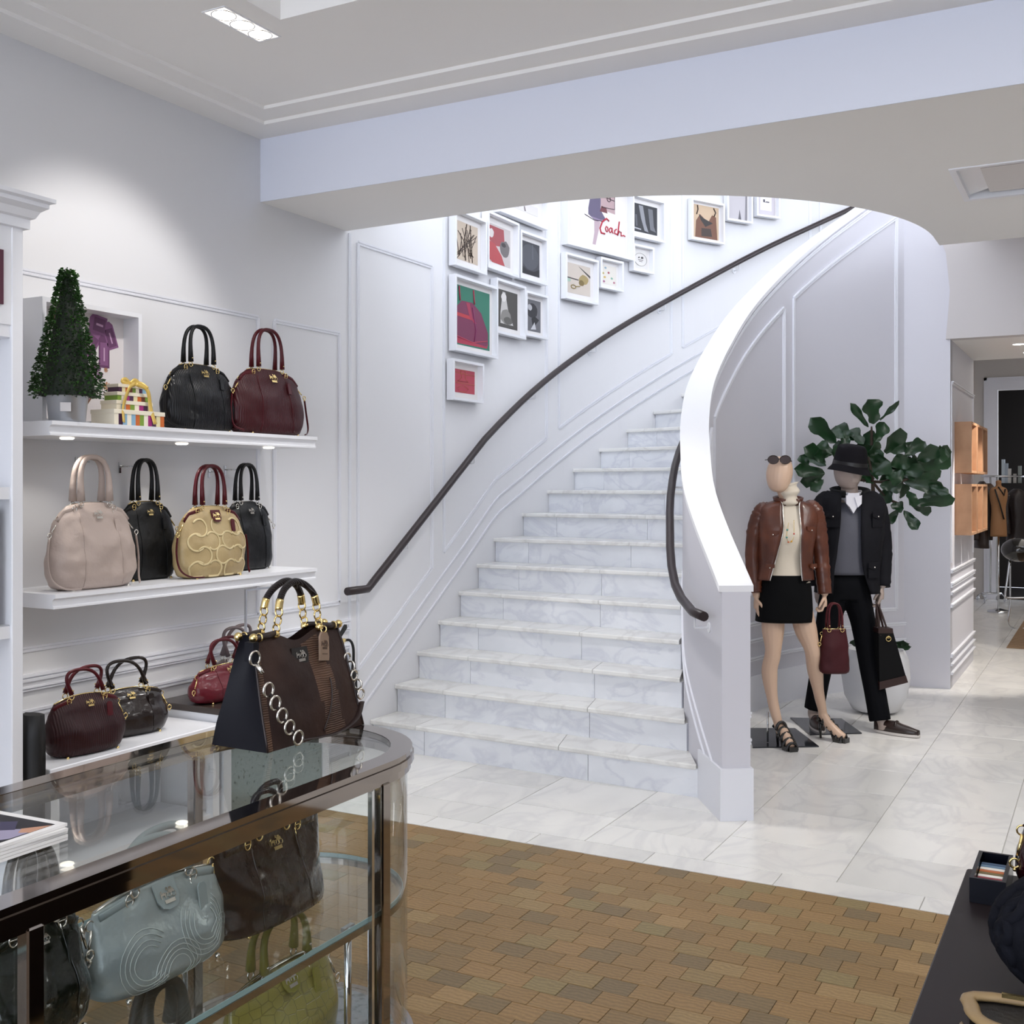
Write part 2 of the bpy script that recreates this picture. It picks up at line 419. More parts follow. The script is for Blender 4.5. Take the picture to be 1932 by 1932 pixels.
# shelf wall panels
def rectpanel(u0, u1, z0, z1):
    WS(seg((u0, z0), (u1, z0), 2)); WS(seg((u0, z1), (u1, z1), 2)); WS(seg((u0, z0), (u0, z1), 2)); WS(seg((u1, z0), (u1, z1), 2))
rectpanel(yu(2.0), yu(4.60), .92, 2.50); rectpanel(yu(4.73), yu(5.31), .92, 2.50)
for z, ww in ((.80, .035), (.755, .02), (.655, .03), (.28, .03)):
    WS(seg((yu(.5), z), (yu(5.40), z), 2), w=ww, proud=.018)
WS(seg((yu(.5), .14), (yu(5.40), .14), 2), w=.26, proud=.014, name='baseboard')
WS(seg((yu(5.41), 0), (yu(5.41), 3.11), 2), w=.025, proud=.010, name='corner_moulding')
# outer stair wall: stringer lines and panels
def zstep(u):
    tab = [(outer_u[k]-.0, RISE*(k+1)) for k in range(NST)]
    if u < tab[0][0]: return RISE*(1-(tab[0][0]-u)/.262)
    return interp(tab, u)
u0 = yu(5.48); uend = 5.0
def follow(ua, ub, off, n=40): return [(ua+(ub-ua)*i/n, zstep(ua+(ub-ua)*i/n)+off) for i in range(n+1)]
WS(follow(yu(5.45), uend, .165, 60), w=.018, proud=.012, name='stringer_moulding')
WS(follow(yu(5.45), uend, .285, 60), w=.018, proud=.012, name='stringer_moulding')
edges = [(675, 814), (837, 1030), (1054, 1266), (1288, 1528), (1548, 1610)]
for i, (pa, pb) in enumerate(edges):
    ua, ub = whit(pa, 900)[0], whit(pb, 900)[0]
    top = 3.07 if i == 0 else 5.6
    WS(follow(ua, ub, .43, 16), w=.028)
    WS([(ua, zstep(ua)+.43), (ua, top)], w=.028); WS([(ub, top), (ub, zstep(ub)+.43)], w=.028)
    WS(seg((ua, top), (ub, top), 8), w=.028)
# ceilings -----------------------------------------------------------
ZC = 3.49; ZS = 3.12
c = MB()
c.bx(-4, -2.96, -3, 4.62, ZC, ZC+.4); c.bx(-2.96, 3.4, 3.54, 4.62, ZC, ZC+.4); c.bx(3.4, 5, -3, 4.62, ZC, ZC+.4)
c.bx(-2.96, 3.4, -3, 3.54, ZC+.32, ZC+.5)
ceil = struct(c.build('ceiling', CEILW))
# stepped perimeter bands
cb = MB(); cb.bx(-4, -3.82, -3, 4.62, ZC-.035, ZC); cb.bx(-3.82, 5, 4.44, 4.62, ZC-.035, ZC)
cb.build('perimeter_band', CEILW, ceil)
cb = MB(); cb.bx(-3.82, -3.70, -3, 4.44, ZC-.017, ZC); cb.bx(-3.70, 5, 4.30, 4.44, ZC-.017, ZC)
cb.build('perimeter_band', CEILW, ceil)
# beam + lower soffit with the round stair opening
vc = (-2.8, 7.2); vr = 1.85
arc = [(vc[0]+vr*math.cos(a), vc[1]+vr*math.sin(a)) for a in [-PI/2+.04+(PI/2-.04)*i/36 for i in range(37)]]
inner = [(-4, 5.38)]+[(-3.2, 5.36)]+arc+[(-.95, 7.46), (5, 7.46)]
fh = (-.655, 2.2, 5.72, 6.33)     # fixture hole x0,x1,y0,y1
sb = MB()
def strippoly(pts, ylo):
    for (xa, ya), (xb, yb) in zip(pts, pts[1:]):
        if xb-xa < 1e-5: continue
        sb.add([(xa, ylo, ZS), (xb, ylo, ZS), (xb, yb, ZS), (xa, ya, ZS)], [(3, 2, 1, 0)])
        sb.add([(xa, ya, ZS), (xb, yb, ZS), (xb, yb, ZS+.75), (xa, ya, ZS+.75)], [(0, 1, 2, 3)])
i0 = max(i for i, p in enumerate(inner) if p[0] < -.95-1e-6)
# clip the curve where the fixture hole begins is not needed: curve stays left of x=-.95
strippoly(inner[:i0+2], 4.62)
sb.add([(-.95, 7.2, ZS), (-.95, 7.46, ZS), (-.95, 7.46, ZS+.75), (-.95, 7.2, ZS+.75)], [(0, 1, 2, 3)])
for x0, x1, y0, y1 in ((-.95, fh[0], 4.62, 7.46), (fh[1], 5, 4.62, 7.46), (fh[0], fh[1], 4.62, fh[2]), (fh[0], fh[1], fh[3], 7.46)):
    sb.add([(x0, y0, ZS), (x1, y0, ZS), (x1, y1, ZS), (x0, y1, ZS)], [(3, 2, 1, 0)])
sb.add([(-.95, 7.46, ZS), (5, 7.46, ZS), (5, 7.46, 4.3), (-.95, 7.46, 4.3)], [(0, 1, 2, 3)])
sof = struct(sb.build('ceiling_lower', CEILW))
bm_ = MB(); bm_.bx(-4, 5, 4.62, 4.66, ZS+.001, ZC+.3); struct(bm_.build('beam_face', BEAMW))['kind'] = 'structure'
tp = MB(); tp.bx(-4.1, 3, 4.7, 12.6, 6.2, 6.3); tp.bx(-.9, 5, 7.46, 9.43, 3.62, 3.7); struct(tp.build('ceiling_upper', CEILW))
lf = thing('ceiling_lamp', 'recessed rectangular ceiling light with a plain panel set in the low soffit', 'ceiling light', (fh[0], fh[2], ZS))
b = MB(); W_, D_ = fh[1]-fh[0], fh[3]-fh[2]
b.bx(-.03, 0, -.03, D_+.03, -.006, 0); b.bx(0, W_, -.03, 0, -.006, 0); b.bx(0, W_, D_, D_+.03, -.006, 0)
b.bx(-.004, 0, 0, D_, 0, .16); b.bx(0, W_, D_, D_+.004, 0, .16); b.bx(0, W_, -.004, 0, 0, .16)
b.build('frame', FIX, lf)
b = MB(); b.prism([(0, 0), (.09, .02), (.13, .10), (.11, .5), (0, D_)], .02, .05); b.build('inner_bevel', FIX, lf)
MB().bx(.10, W_, .09, D_-.03, .015, .03).build('cover_panel', mat('lamp_panel', '#d9d4d2', .5), lf)
MB().bx(0, W_, 0, D_, .155, .16).build('housing', BLACKV, lf)
# bulkhead, lower hall ceiling, hall walls
XB = -1.12; YB = 9.43; ZH = 2.77
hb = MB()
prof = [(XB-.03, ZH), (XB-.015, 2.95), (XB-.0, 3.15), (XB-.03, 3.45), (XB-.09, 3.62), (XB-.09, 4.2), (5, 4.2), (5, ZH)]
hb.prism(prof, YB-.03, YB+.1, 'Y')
struct(hb.build('wall_bulkhead', mat('bulkhead_paint_shaded', '#cfcac9', .7)))  # ceiling paint darkened, the bulkhead's shade put into its colour
hc = MB(); hc.bx(XB, 5, YB+.1, 11.12, ZH, ZH+.2); hc.bx(-2.0, 5, 11.12, 17.4, 3.62, 3.8); struct(hc.build('ceiling_hall', CEILW))
nw = MB(); nw.bx(-1.50, XB, YB, YB+.12, 0, 4.2); nw.bx(XB-.12, XB, YB+.004, 11.12, 0, ZH+.2); nw.bx(-2.0, XB-.12, 11.0, 11.12, 0, 3.62); nw.bx(-2.1, -2.0, 11.12, 17.3, 0, 3.62)
hw = struct(nw.build('wall_hall', NICHE))
HP = lambda y, o: Vector((XB+o, y, 0))
def hs(pts, **k): return strip(HP, 1, pts, parent=hw, **k)
for z, ww in ((.93, .03), (.82, .04), (.755, .025), (.655, .03), (.26, .03), (.19, .02), (.12, .02)):
    hs(seg((YB+.02, z), (11.11, z), 2), w=ww, proud=.022)
hs(seg((YB+.05, 2.43), (11.05, 2.43), 2), proud=.02); hs([(YB+.05, 1.0), (YB+.05, 2.43)]); hs([(11.05, 2.43), (11.05, 1.0)])
wb = MB(); wb.bx(-4, -1.42, 17.3, 17.4, 0, 3.62); wb.bx(-1.42, -.1, 17.3, 17.4, 2.98, 3.62); wb.bx(-.1, 5, 17.3, 17.4, 0, 3.62)
wk = struct(wb.build('wall_back', mat('back_wall_paint', '#cfc9c2', .6)))
b = MB(); b.bx(-1.56, -1.42, 17.24, 17.3, 0, 3.12); b.bx(-1.42, .05, 17.24, 17.3, 2.98, 3.12); b.bx(-1.60, -1.56, 17.25, 17.3, 0, 3.16); b.bx(-1.6, .05, 17.25, 17.3, 3.12, 3.16)
b.build('door_casing', TRIM, wk)
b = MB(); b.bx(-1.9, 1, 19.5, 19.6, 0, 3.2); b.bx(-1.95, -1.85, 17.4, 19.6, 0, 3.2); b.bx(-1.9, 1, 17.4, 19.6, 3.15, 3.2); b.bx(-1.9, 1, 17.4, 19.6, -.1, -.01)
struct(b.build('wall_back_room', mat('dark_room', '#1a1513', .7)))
b = MB(); b.bx(5, 5.1, -3, 17.4, 0, 4.2); struct(b.build('wall_right', WHITE))
b = MB(); b.bx(2.3, 5, -3.1, -3, 0, 4.0); b.bx(-4.1, 2.3, -3.1, -3, 3.3, 4.0); struct(b.build('wall_light_shield', WHITE))  # unseen pier and header, added to shield the right side from world light
# ================================================================== STAIR
st = thing('staircase', 'curved white marble staircase with slabbed risers and nosed treads', 'stairs', (-3, 6, 0))
inv = Matrix.Translation((3, -6, 0))
def spt(k, t, z, fwd=0, side_in=-.081):
    a = wpos(ou(k), .003); b_ = ppos(si(k), side_in); p = a.lerp(b_, t)
    if fwd:
        d = (b_-a).normalized(); n = Vector((d.y, -d.x, 0)); p = p+n*fwd
    return (p.x, p.y, z)
random.seed(3)
for k in range(1, NST+1):
    z0, z1 = RISE*(k-1), RISE*k
    j1 = {0: .22, 1: .19, 2: .20}[k % 3]+random.uniform(-.015, .015); j2 = random.choice([.62, .66, .70])
    js = [0, j1, j2, 1] if k < 15 else [0, 1]
    for a, b_ in zip(js, js[1:]):
        m = MB(); m.M = inv; g = .0008
        ga, gb = a+(g if a else 0), b_-(g if b_ < 1 else 0)
        P = [spt(k, ga, z0, 0), spt(k, gb, z0, 0), spt(k, gb, z0, -.02), spt(k, ga, z0, -.02)]
        top = [(p[0], p[1], z1-.028) for p in P]
        m.add(P+top, [(3, 2, 1, 0), (4, 5, 6, 7), (0, 1, 5, 4), (1, 2, 6, 5), (2, 3, 7, 6), (3, 0, 4, 7)])
        m.build('riser_slab', MARBLES, st)
    if k == 1: tj = [0, .16, .62, 1]
    else: tj = [0, j1, j2, 1] if k < 13 else [0, 1]
    for a, b_ in zip(tj, tj[1:]):
        m = MB(); m.M = inv; g = .0008
        ga, gb = a+(g if a else 0), b_-(g if b_ < 1 else 0)
        k2 = min(k+1, NST+1)
        f0 = [spt(k, ga, 0, .022), spt(k, gb, 0, .022)]; f1 = [spt(k2, gb, 0, -.03), spt(k2, ga, 0, -.03)]
        f2 = [spt(k, ga, 0, .027), spt(k, gb, 0, .027)]
        lay = []
        for (zz, fr) in ((z1-.028, f0), (z1-.022, f2), (z1-.006, f2), (z1, f0)):
            lay.append([(p[0], p[1], zz) for p in fr+f1])
        m.loft(lay, smooth=False); m.build('tread_slab', MARBLET, st)
    m = MB(); m.M = inv                       # core below
    if k < NST:
        P = [spt(k, 0, 0, -.02), spt(k, 1, 0, -.02), spt(k+1, 1, 0, -.025), spt(k+1, 0, 0, -.025)]
        zb = max(-.005, z0-.25) if k > 8 else -.004
        m.add([(p[0], p[1], zb) for p in P]+[(p[0], p[1], z1-.029) for p in P], [(3, 2, 1, 0), (4, 5, 6, 7), (0, 1, 5, 4), (1, 2, 6, 5), (2, 3, 7, 6), (3, 0, 4, 7)])
        m.build('step_core', GROUT, st)
# parapet ------------------------------------------------------------
pp = thing('stair_parapet', 'white curved solid parapet with a smooth cap on the open side of the stairs', 'parapet', (-1.6, 5.25, 0))
pinv = Matrix.Translation((1.6, -5.25, 0))
SN = [4.82*i/76 for i in range(77)]
m = MB(); m.M = pinv
m.loft_sharp([[(*ppos(s, -.07).xy, max(0, 0 if s < 2.6 else 0)), (*ppos(s, .07).xy, 0), (*ppos(s, .07).xy, pz(s)-.03), (*ppos(s, -.07).xy, pz(s)-.03)] for s in SN])
o = m.build('parapet_wall', NICHE, pp)
m = MB(); m.M = pinv
m.loft_sharp([[(*ppos(s, -.085).xy, pz(s)-.03), (*ppos(s, .085).xy, pz(s)-.03), (*ppos(s, .085).xy, pz(s)), (*ppos(s, -.085).xy, pz(s))] for s in [-.0]+SN])
# push the cap slightly past the newel end
o = m.build('cap', CAPW, pp)
for ob in (pp.children):
    pass
# newel plinth and bands
m = MB(); m.M = pinv
def pband(s0, s1, side, z0f, z1f, t, n=20):
    return [[(*ppos(s, side).xy, z0f(s)), (*ppos(s, side+t).xy, z0f(s)), (*ppos(s, side+t).xy, z1f(s)), (*ppos(s, side).xy, z1f(s))] for s in [s0+(s1-s0)*i/n for i in range(n+1)]]
m.loft(pband(0, .40, -.07, lambda s: 0, lambda s: .25, -.012), smooth=False)
m.loft(pband(0, 4.78, .07, lambda s: 0, lambda s: .25, .012, 50), smooth=False)
p0, p1 = ppos(0, -.082), ppos(0, .082); dn = (ppos(0)-ppos(.1)).normalized()*.012
q0, q1 = p0+dn, p1+dn
m.add([(p0.x, p0.y, 0), (p1.x, p1.y, 0), (q1.x, q1.y, 0), (q0.x, q0.y, 0), (p0.x, p0.y, .25), (p1.x, p1.y, .25), (q1.x, q1.y, .25), (q0.x, q0.y, .25)],
      [(3, 2, 1, 0), (4, 5, 6, 7), (0, 1, 5, 4), (1, 2, 6, 5), (2, 3, 7, 6), (3, 0, 4, 7)])
m.build('plinth', TRIM, pp)
def PSt(pts, side=1, **k):
    o = strip(lambda s, o_: ppos(s, (.07*side)+o_), side, pts, parent=pp, **k)
    o.data.transform(pinv); return o
def pf(a, b, off, n=24): return [(a+(b-a)*i/n, pz(a+(b-a)*i/n)+off) for i in range(n+1)]
zf = lambda s: RISE*(1+(s-.40)/.272)
PSt([(s, zf(s)+.13) for s in [.02+3.6*i/40 for i in range(41)]], -1, w=.014, proud=.01)
PSt([(s, zf(s)+.22) for s in [.02+3.6*i/40 for i in range(41)]], -1, w=.014, proud=.01)
for z in (.37, .50): PSt(seg((.02, z), (4.78, z), 50), 1, w=.03, proud=.014)
PSt(pf(.02, 4.75, -.065, 60), 1, w=.03, proud=.010)
# panels on the niche side: find s from photo columns
def s_at_px(px, side=.07, lo=1.2, hi=4.8):
    best = None
    for i in range(600):
        s = lo+(hi-lo)*i/600; p = ppos(s, side); d = -p.x*sT+p.y*cT; a = p.x*cT+p.y*sT
        e = abs(CX+FX*a/d-px)
        if best is None or e < best[0]: best = (e, s)
    return best[1]
sG0, sG1, sH0, sH1 = s_at_px(1343, lo=1.9), s_at_px(1478, lo=2.2), s_at_px(1497, lo=2.2), s_at_px(1690, lo=2.2)
for a, b_ in ((.25, sG0-.12), (sG0, sG1), (sH0, sH1)):
    PSt(pf(a, b_, -.27), 1, w=.03, proud=.016); PSt([(a, .62), (a, pz(a)-.27)], 1, w=.028, proud=.014)
    PSt([(b_, pz(b_)-.27), (b_, .62)], 1, w=.028, proud=.014); PSt(seg((a, .62), (b_, .62), 20), 1, w=.03, proud=.014)
# handrails ----------------------------------------------------------
def handrail(label, pts, brs, base):
    r = thing('handrail', label, 'handrail', base)
    iv = Matrix.Translation([-v for v in base])
    m = MB(); m.M = iv; m.tube(pts, .024, 12); m.build('rail', RAILM, r)
    for (p, q) in brs:
        m = MB(); m.M = iv; p, q = Vector(p), Vector(q)
        a = p-Vector((0, 0, .02)); b1 = p-Vector((0, 0, .075)); b2 = q-Vector((0, 0, .075))
        m.tube([a, b1], .006, 6); m.tube([b1, b2], .006, 6); dirn = (q-p).normalized()
        m.tube([b2-dirn*.006, b2], .026, 10); m.build('bracket', FIX, r)
    return r
OR = .075
rp = [(655, 1116), (694, 1111)]
P3 = []
for px, py in rp: y, z = onx(px, py, -4+OR); P3.append((-4+OR, y, z))
ys, zs = onx(694, 1111, -4+OR); ye, ze = onx(920, 822, -4+OR)
P3 += [(-4+OR, ys+(ye-ys)*t, zs+(ze-zs)*t) for t in (.03, .25, .5, .75, .97)]
rt = []
for px, py in [(920, 822), (1020, 725), (1150, 630), (1300, 545), (1450, 465), (1560, 415)]:
    u, z = whit(px, py, OR); rt.append((u, z))
ua = [rt[0][0]+(6.5-rt[0][0])*i/40 for i in range(41)]
zr = lambda u: interp(rt+[(6.6, rt[-1][1]+(6.6-rt[-1][0])*.47)], u)
sl = (rt[-1][1]-rt[0][1])/(rt[-1][0]-rt[0][0])
for u in ua[1:]:
    # smooth the piecewise heights
    z = (zr(u-.25)+zr(u)+zr(u+.25))/3 if u > rt[0][0]+.3 else zr(u)
    p = wpos(u, OR); P3.append((p.x, p.y, z))
br = []
for pxb in (770, 895, 1010, 1125, 1255, 1395):
    u, _ = whit(pxb, 700, OR); p = wpos(u, OR); q = wpos(u, 0)
    z = ze+(zs-ze)*(ye-(u+7.2))/(ye-ys) if u < rt[0][0] else zr(u)
    br.append(((p.x, p.y, z), (q.x, q.y, z)))
handrail('long dark bronze handrail bracketed to the curved outer wall below the pictures', P3, br, (-3.92, 5.3, 0))
# inner rail on the parapet
IR = -.07-.075
def pproj(p): d = -p[0]*sT+p[1]*cT; a = p[0]*cT+p[1]*sT; return CX+FX*a/d, d
tabr = [(1361, 1161), (1300, 1158)]
Q = []
s0r = -.0
e0 = ppos(.10, IR); zz = EYE+(HY-1161)*pproj(e0)[1]/FX
Q = [tuple(ppos(.05, IR).xy)+(zz,), tuple(ppos(.26, IR).xy)+(zz,), tuple(ppos(.50, IR).xy)+(zz+.045,), tuple(ppos(.66, IR).xy)+(zz+.10,)]
s = .80
while s < 4.6:
    Q.append(tuple(ppos(s, IR).xy)+(zz+.10+(s-.66)*.636,)); s += .15
bq = []
for s in (.22, 1.6, 2.8, 4.0):
    z = zz if s < .3 else zz+.10+(s-.66)*.636
    bq.append((tuple(ppos(s, IR).xy)+(z,), tuple(ppos(s, -.07).xy)+(z,)))
handrail('short dark bronze handrail bracketed to the inner face of the white parapet', Q, bq, (-1.9, 5.3, 0))
# ================================================================== HANDBAGS
def leather(name, c, rough=.42, kind='plain', coat=0.0, c2=None):
    kw = dict(rough=rough, coat=coat*.6, spec=.28)
    if kind == 'pleat': kw.update(wave=(34, .55, .003, 'X', 1.6), bump=(60, .15, .002))
    elif kind == 'patent': kw.update(bump=(11, 1.0, .035), coat=1.0, spec=.15)
    elif kind == 'soft': kw.update(bump=(12, .6, .014))
    elif kind == 'plain': kw.update(bump=(45, .2, .002))
    if c2: kw.update(var=(7, c2, .35, .7))
    return mat(name, c, **kw)
def croc(name, c, c2):
    m = mat(name, c, .3, bump=None, coat=.3); nt = m.node_tree; L = nt.links.new; b = nt.nodes['Principled BSDF']
    tc = N(nt, 'ShaderNodeTexCoord'); mp = N(nt, 'ShaderNodeMapping'); mp.inputs['Scale'].default_value = (30, 30, 44)
    vo = N(nt, 'ShaderNodeTexVoronoi', feature='DISTANCE_TO_EDGE'); vo.inputs['Scale'].default_value = 1; vo.inputs['Randomness'].default_value = .45
    cr = N(nt, 'ShaderNodeValToRGB'); cr.color_ramp.elements[0].position = .0; cr.color_ramp.elements[1].position = .06
    cr.color_ramp.elements[0].color = lin(c2); cr.color_ramp.elements[1].color = lin(c)
    bp = N(nt, 'ShaderNodeBump'); bp.inputs['Distance'].default_value = .004
    L(tc.outputs['Object'], mp.inputs[0]); L(mp.outputs[0], vo.inputs['Vector']); L(vo.outputs['Distance'], cr.inputs['Fac'])
    L(cr.outputs['Color'], b.inputs['Base Color']); L(cr.outputs['Color'], bp.inputs['Height']); L(bp.outputs['Normal'], b.inputs['Normal'])
    return m
def ringcloth(name, c, c2, scale=13, metal=0, rough=.5):
    """interlocking open rings woven or stitched over the cloth"""
    m = mat(name, c, rough, metal); nt = m.node_tree; L = nt.links.new; b = nt.nodes['Principled BSDF']
    tc = N(nt, 'ShaderNodeTexCoord'); mp = N(nt, 'ShaderNodeMapping'); mp.inputs['Scale'].default_value = (scale, 0, scale)
    L(tc.outputs['Object'], mp.inputs[0]); facs = []
    for off in ((0, 0, 0), (.5, 0, .5)):
        ad = N(nt, 'ShaderNodeVectorMath', operation='ADD'); ad.inputs[1].default_value = off
        fr = N(nt, 'ShaderNodeVectorMath', operation='FRACTION'); sb = N(nt, 'ShaderNodeVectorMath', operation='SUBTRACT'); sb.inputs[1].default_value = (.5, 0, .5)
        ln = N(nt, 'ShaderNodeVectorMath', operation='LENGTH')
        L(mp.outputs[0], ad.inputs[0]); L(ad.outputs[0], fr.inputs[0]); L(fr.outputs[0], sb.inputs[0]); L(sb.outputs[0], ln.inputs[0])
        s1 = N(nt, 'ShaderNodeMath', operation='SUBTRACT'); s1.inputs[1].default_value = .34; ab = N(nt, 'ShaderNodeMath', operation='ABSOLUTE')
        lt = N(nt, 'ShaderNodeMath', operation='LESS_THAN'); lt.inputs[1].default_value = .085
        L(ln.outputs['Value'], s1.inputs[0]); L(s1.outputs[0], ab.inputs[0]); L(ab.outputs[0], lt.inputs[0]); facs.append(lt)
    mxm = N(nt, 'ShaderNodeMath', operation='MAXIMUM'); L(facs[0].outputs[0], mxm.inputs[0]); L(facs[1].outputs[0], mxm.inputs[1])
    mx = N(nt, 'ShaderNodeMix', data_type='RGBA'); mx.inputs[6].default_value = lin(c); mx.inputs[7].default_value = lin(c2)
    L(mxm.outputs[0], mx.inputs[0]); L(mx.outputs[2], b.inputs['Base Color'])
    n = N(nt, 'ShaderNodeTexNoise'); n.inputs['Scale'].default_value = 12; L(tc.outputs['Object'], n.inputs['Vector'])
    bp = N(nt, 'ShaderNodeBump'); bp.inputs['Distance'].default_value = .008; bp.inputs['Strength'].default_value = .5
    L(n.outputs['Fac'], bp.inputs['Height'])
    b2 = N(nt, 'ShaderNodeBump'); b2.inputs['Distance'].default_value = .001; L(mxm.outputs[0], b2.inputs['Height']); L(bp.outputs['Normal'], b2.inputs['Normal'])
    L(b2.outputs['Normal'], b.inputs['Normal'])
    return m
PROF = {
 'dome': dict(w=[(0, .80), (.06, .90), (.2, .98), (.42, 1), (.65, .95), (.82, .88), (.93, .76), (1, .58)], d=[(0, .85), (.15, 1), (.5, .9), (.85, .45), (1, .12)], droop=.12),
 'slouch': dict(w=[(0, .78), (.08, .9), (.3, 1), (.55, .99), (.75, .92), (.9, .86), (1, .80)], d=[(0, .8), (.15, 1), (.4, .98), (.8, .5), (1, .12)], droop=.17),
 'wide': dict(w=[(0, .80), (.1, .93), (.35, 1), (.6, .98), (.8, .93), (1, .88)], d=[(0, .7), (.15, 1), (.4, .95), (.8, .45), (1, .14)], droop=.13),
 'tote': dict(w=[(0, .93), (.1, .97), (.5, .98), (.85, 1), (1, 1)], d=[(0, 1), (.5, .7), (1, .16)], droop=.0),
 'bucket': dict(w=[(0, .92), (.1, 1), (.6, .93), (1, .78)], d=[(0, .9), (.1, 1), (.6, .9), (1, .5)], droop=.0),
}
def emblem(mb, sx=1.0):
    """little horse-drawn carriage mark over a name plate, local XZ plane, facing -Y"""
    t = -.0016
    def P(poly): mb.prism([(x*sx, z*sx) for x, z in poly], t, 0, 'Y')
    P([(-.020, .004), (-.014, .006), (-.008, .006), (-.006, .002), (-.008, -.006), (-.010, -.006), (-.010, 0), (-.017, 0), (-.019, -.006), (-.021, -.006)])   # horse
    P([(-.022, .005), (-.018, .010), (-.015, .011), (-.017, .006)])
    P([(.002, .002), (.001, .009), (.016, .010), (.018, .002)])        # carriage box
    P([(-.002, .009), (-.002, .015), (.002, .015), (.002, .009)]); P([(.004, .010), (.006, .014), (.012, .014), (.014, .010)])
    mb.box((-.003*sx, t/2, .004*sx), (.014*sx, .0016, .0016*sx))
    for x, r_ in ((.003, .005), (.015, .006)): mb.ring((x*sx, t/2, -.002*sx), r_*sx, .0009*sx, 'Y', 10, 4)
    mb.prism([(-.014*sx, -.018*sx), (.014*sx, -.018*sx), (.014*sx, -.010*sx), (-.014*sx, -.010*sx)], t, 0, 'Y')
def bag(name, label, loc, rz, W, H, T, HH, body, trim=None, metal=GOLD, shape='dome', group=None, handles='up', tagside=1,
        hang=True, strap=None, amp=.009, buckle=True, seam=True, patch=None, seed=1, emb=True, hspan=.17, hr=.0085, crings=None, zipper=True, feet=True, clip=-1):
    trim = trim or body; pr = PROF[shape]; drp = pr['droop']; nx = 2.6
    t = thing(name, label, 'handbag', loc, rz, group)
    def wv(v): return W/2*smooth_interp(pr['w'], v)
    def dv(v): return T/2*smooth_interp(pr['d'], v)
    def P(v, a):
        ww, dd = wv(v), dv(v); ca, sa = math.cos(a), math.sin(a)
        x = ww*math.copysign(abs(ca)**(2/nx), ca); y = dd*math.copysign(abs(sa)**(2/nx), sa)
        z = H*v*(1-drp*v*abs(x/(W/2))**2.2)
        return Vector((x, y, z))
    def disp(p, v):
        n1 = noise.noise(Vector((p.x*9+seed*5.3, p.y*4, p.z*9+seed)))+.5*noise.noise(Vector((p.x*22+seed, p.y*9, p.z*20)))
        n1 += .9*(.5-abs(noise.noise(Vector((p.x*7+p.z*6+seed*3, p.y*3, p.z*5-p.x*6)))*1.6)); f = math.sin(PI*min(1, v*1.12))
        return p+Vector((p.x/(W/2)*.3, math.copysign(1, p.y)*min(1, abs(p.y)/(T*.15)), 0))*n1*amp*f
    def front(x, v, off=.0):            # point on the front face
        ww, dd = wv(v), dv(v); q = min(.999, abs(x)/ww)
        y = -dd*(1-q**nx)**(1/nx)
        p = disp(Vector((x, y, H*v*(1-drp*v*abs(x/(W/2))**2.2))), v); p.y -= off; return p
    K, M = 34, 72
    mb = MB(); rings = []
    for k in range(K+1):
        v = k/K; rg = []
        for i in range(M):
            a = 2*PI*(i+.5)/M; p = P(v, a)
            q = disp(p, v)
            if k == 0: q.x *= .96; q.y *= .9
            rg.append(q)
        rings.append(rg)
    # round the base in
    base = [Vector((p.x*.93, p.y*.85, -0.0)) for p in rings[0]]
    for p in rings[0]: p.z = .006
    mb.loft([base]+rings)
    mb.build('body', body, t)
    if seam:
        for x in (-.2*W, .2*W):
            mb = MB(); mb.tube([front(x*(1+.15*(1-v)), v, .0012) for v in [.04+.86*i/12 for i in range(13)]], .0016, 5, cap=True); mb.build('seam_piping', trim, t)
    if crings:
        cm, r_, wd, conc, items = crings
        for (cx, cv, a0) in items:
            mb = MB()
            for j in range(conc):
                rr = r_*(1-.16*j); pts = []
                for i in range(19):
                    a = a0+R(42)+R(276)*i/18; x = (cx+rr*math.cos(a))*W; v = cv+rr*math.sin(a)*W/H; v = max(.03, min(.93, v)); x = max(-wv(v)*.9, min(wv(v)*.9, x)); pts.append(front(x, v, .0015))
                mb.tube(pts, wd, 5, flat=(.35, 1) if conc == 1 else None, up=(0, 1, 0))
            mb.build('ring_applique', cm, t)
    if zipper:
        mb = MB(); mb.tube([Vector((x, 0, H*(1-drp*abs(x/(W/2))**2.2)+.001)) for x in [wv(1)*.98*(-1+i/6) for i in range(13)]], .0045, 6, flat=(.5, 1)); mb.build('zipper', metal, t)
    # belts with buckles along the shoulders
    if buckle:
        for sgn in (-1, 1):
            xs = [sgn*W*(.20+.22*i/6) for i in range(7)]; pts = []
            for i, x in enumerate(xs):
                v = .955-.02*i/6
                while wv(v) < abs(x)*1.02 and v > .5: v -= .01
                pts.append(front(x, v, .003))
            mb = MB(); mb.tube(pts, .009, 8, flat=(1, .3), up=(0, 0, 1)); bs = mb.build('buckle_strap', trim, t)
            c = pts[1]+Vector((0, -.003, 0)); mb = MB()
            mb.ring(c, .0125, .0018, 'Y', 4*3, 5, sx=.8, sz=1.05); mb.tube([c+Vector((-.009, 0, 0)), c+Vector((.009, 0, 0))], .0013, 5)
            mb.build('buckle', metal, bs)
    # handles
    for side in (-1, 1):
        hx = hspan*W; yb = side*(dv(.94)+.004); zb = H*.965
        mb = MB(); pts = []; lean = {'up': .15, 'cross': 1.0}[handles]
        n = 20
        for i in range(n+1):
            a = PI*i/n; x = -hx*math.copysign(abs(math.cos(a))**.8, math.cos(a))*(1+.12*math.sin(a)); zz = math.sin(a)**.62*(HH-H*.98)
            if handles == 'cross':
                ang = .42*side; z2 = zz*1.12; x2 = x+z2*math.sin(ang)*.9
                pts.append((x2, yb*(1-.5*math.sin(a))+side*.008*math.sin(a), zb+.018+z2*math.cos(ang)))
            else: pts.append((x, yb*(1-.45*math.sin(a)), zb+.018+zz))
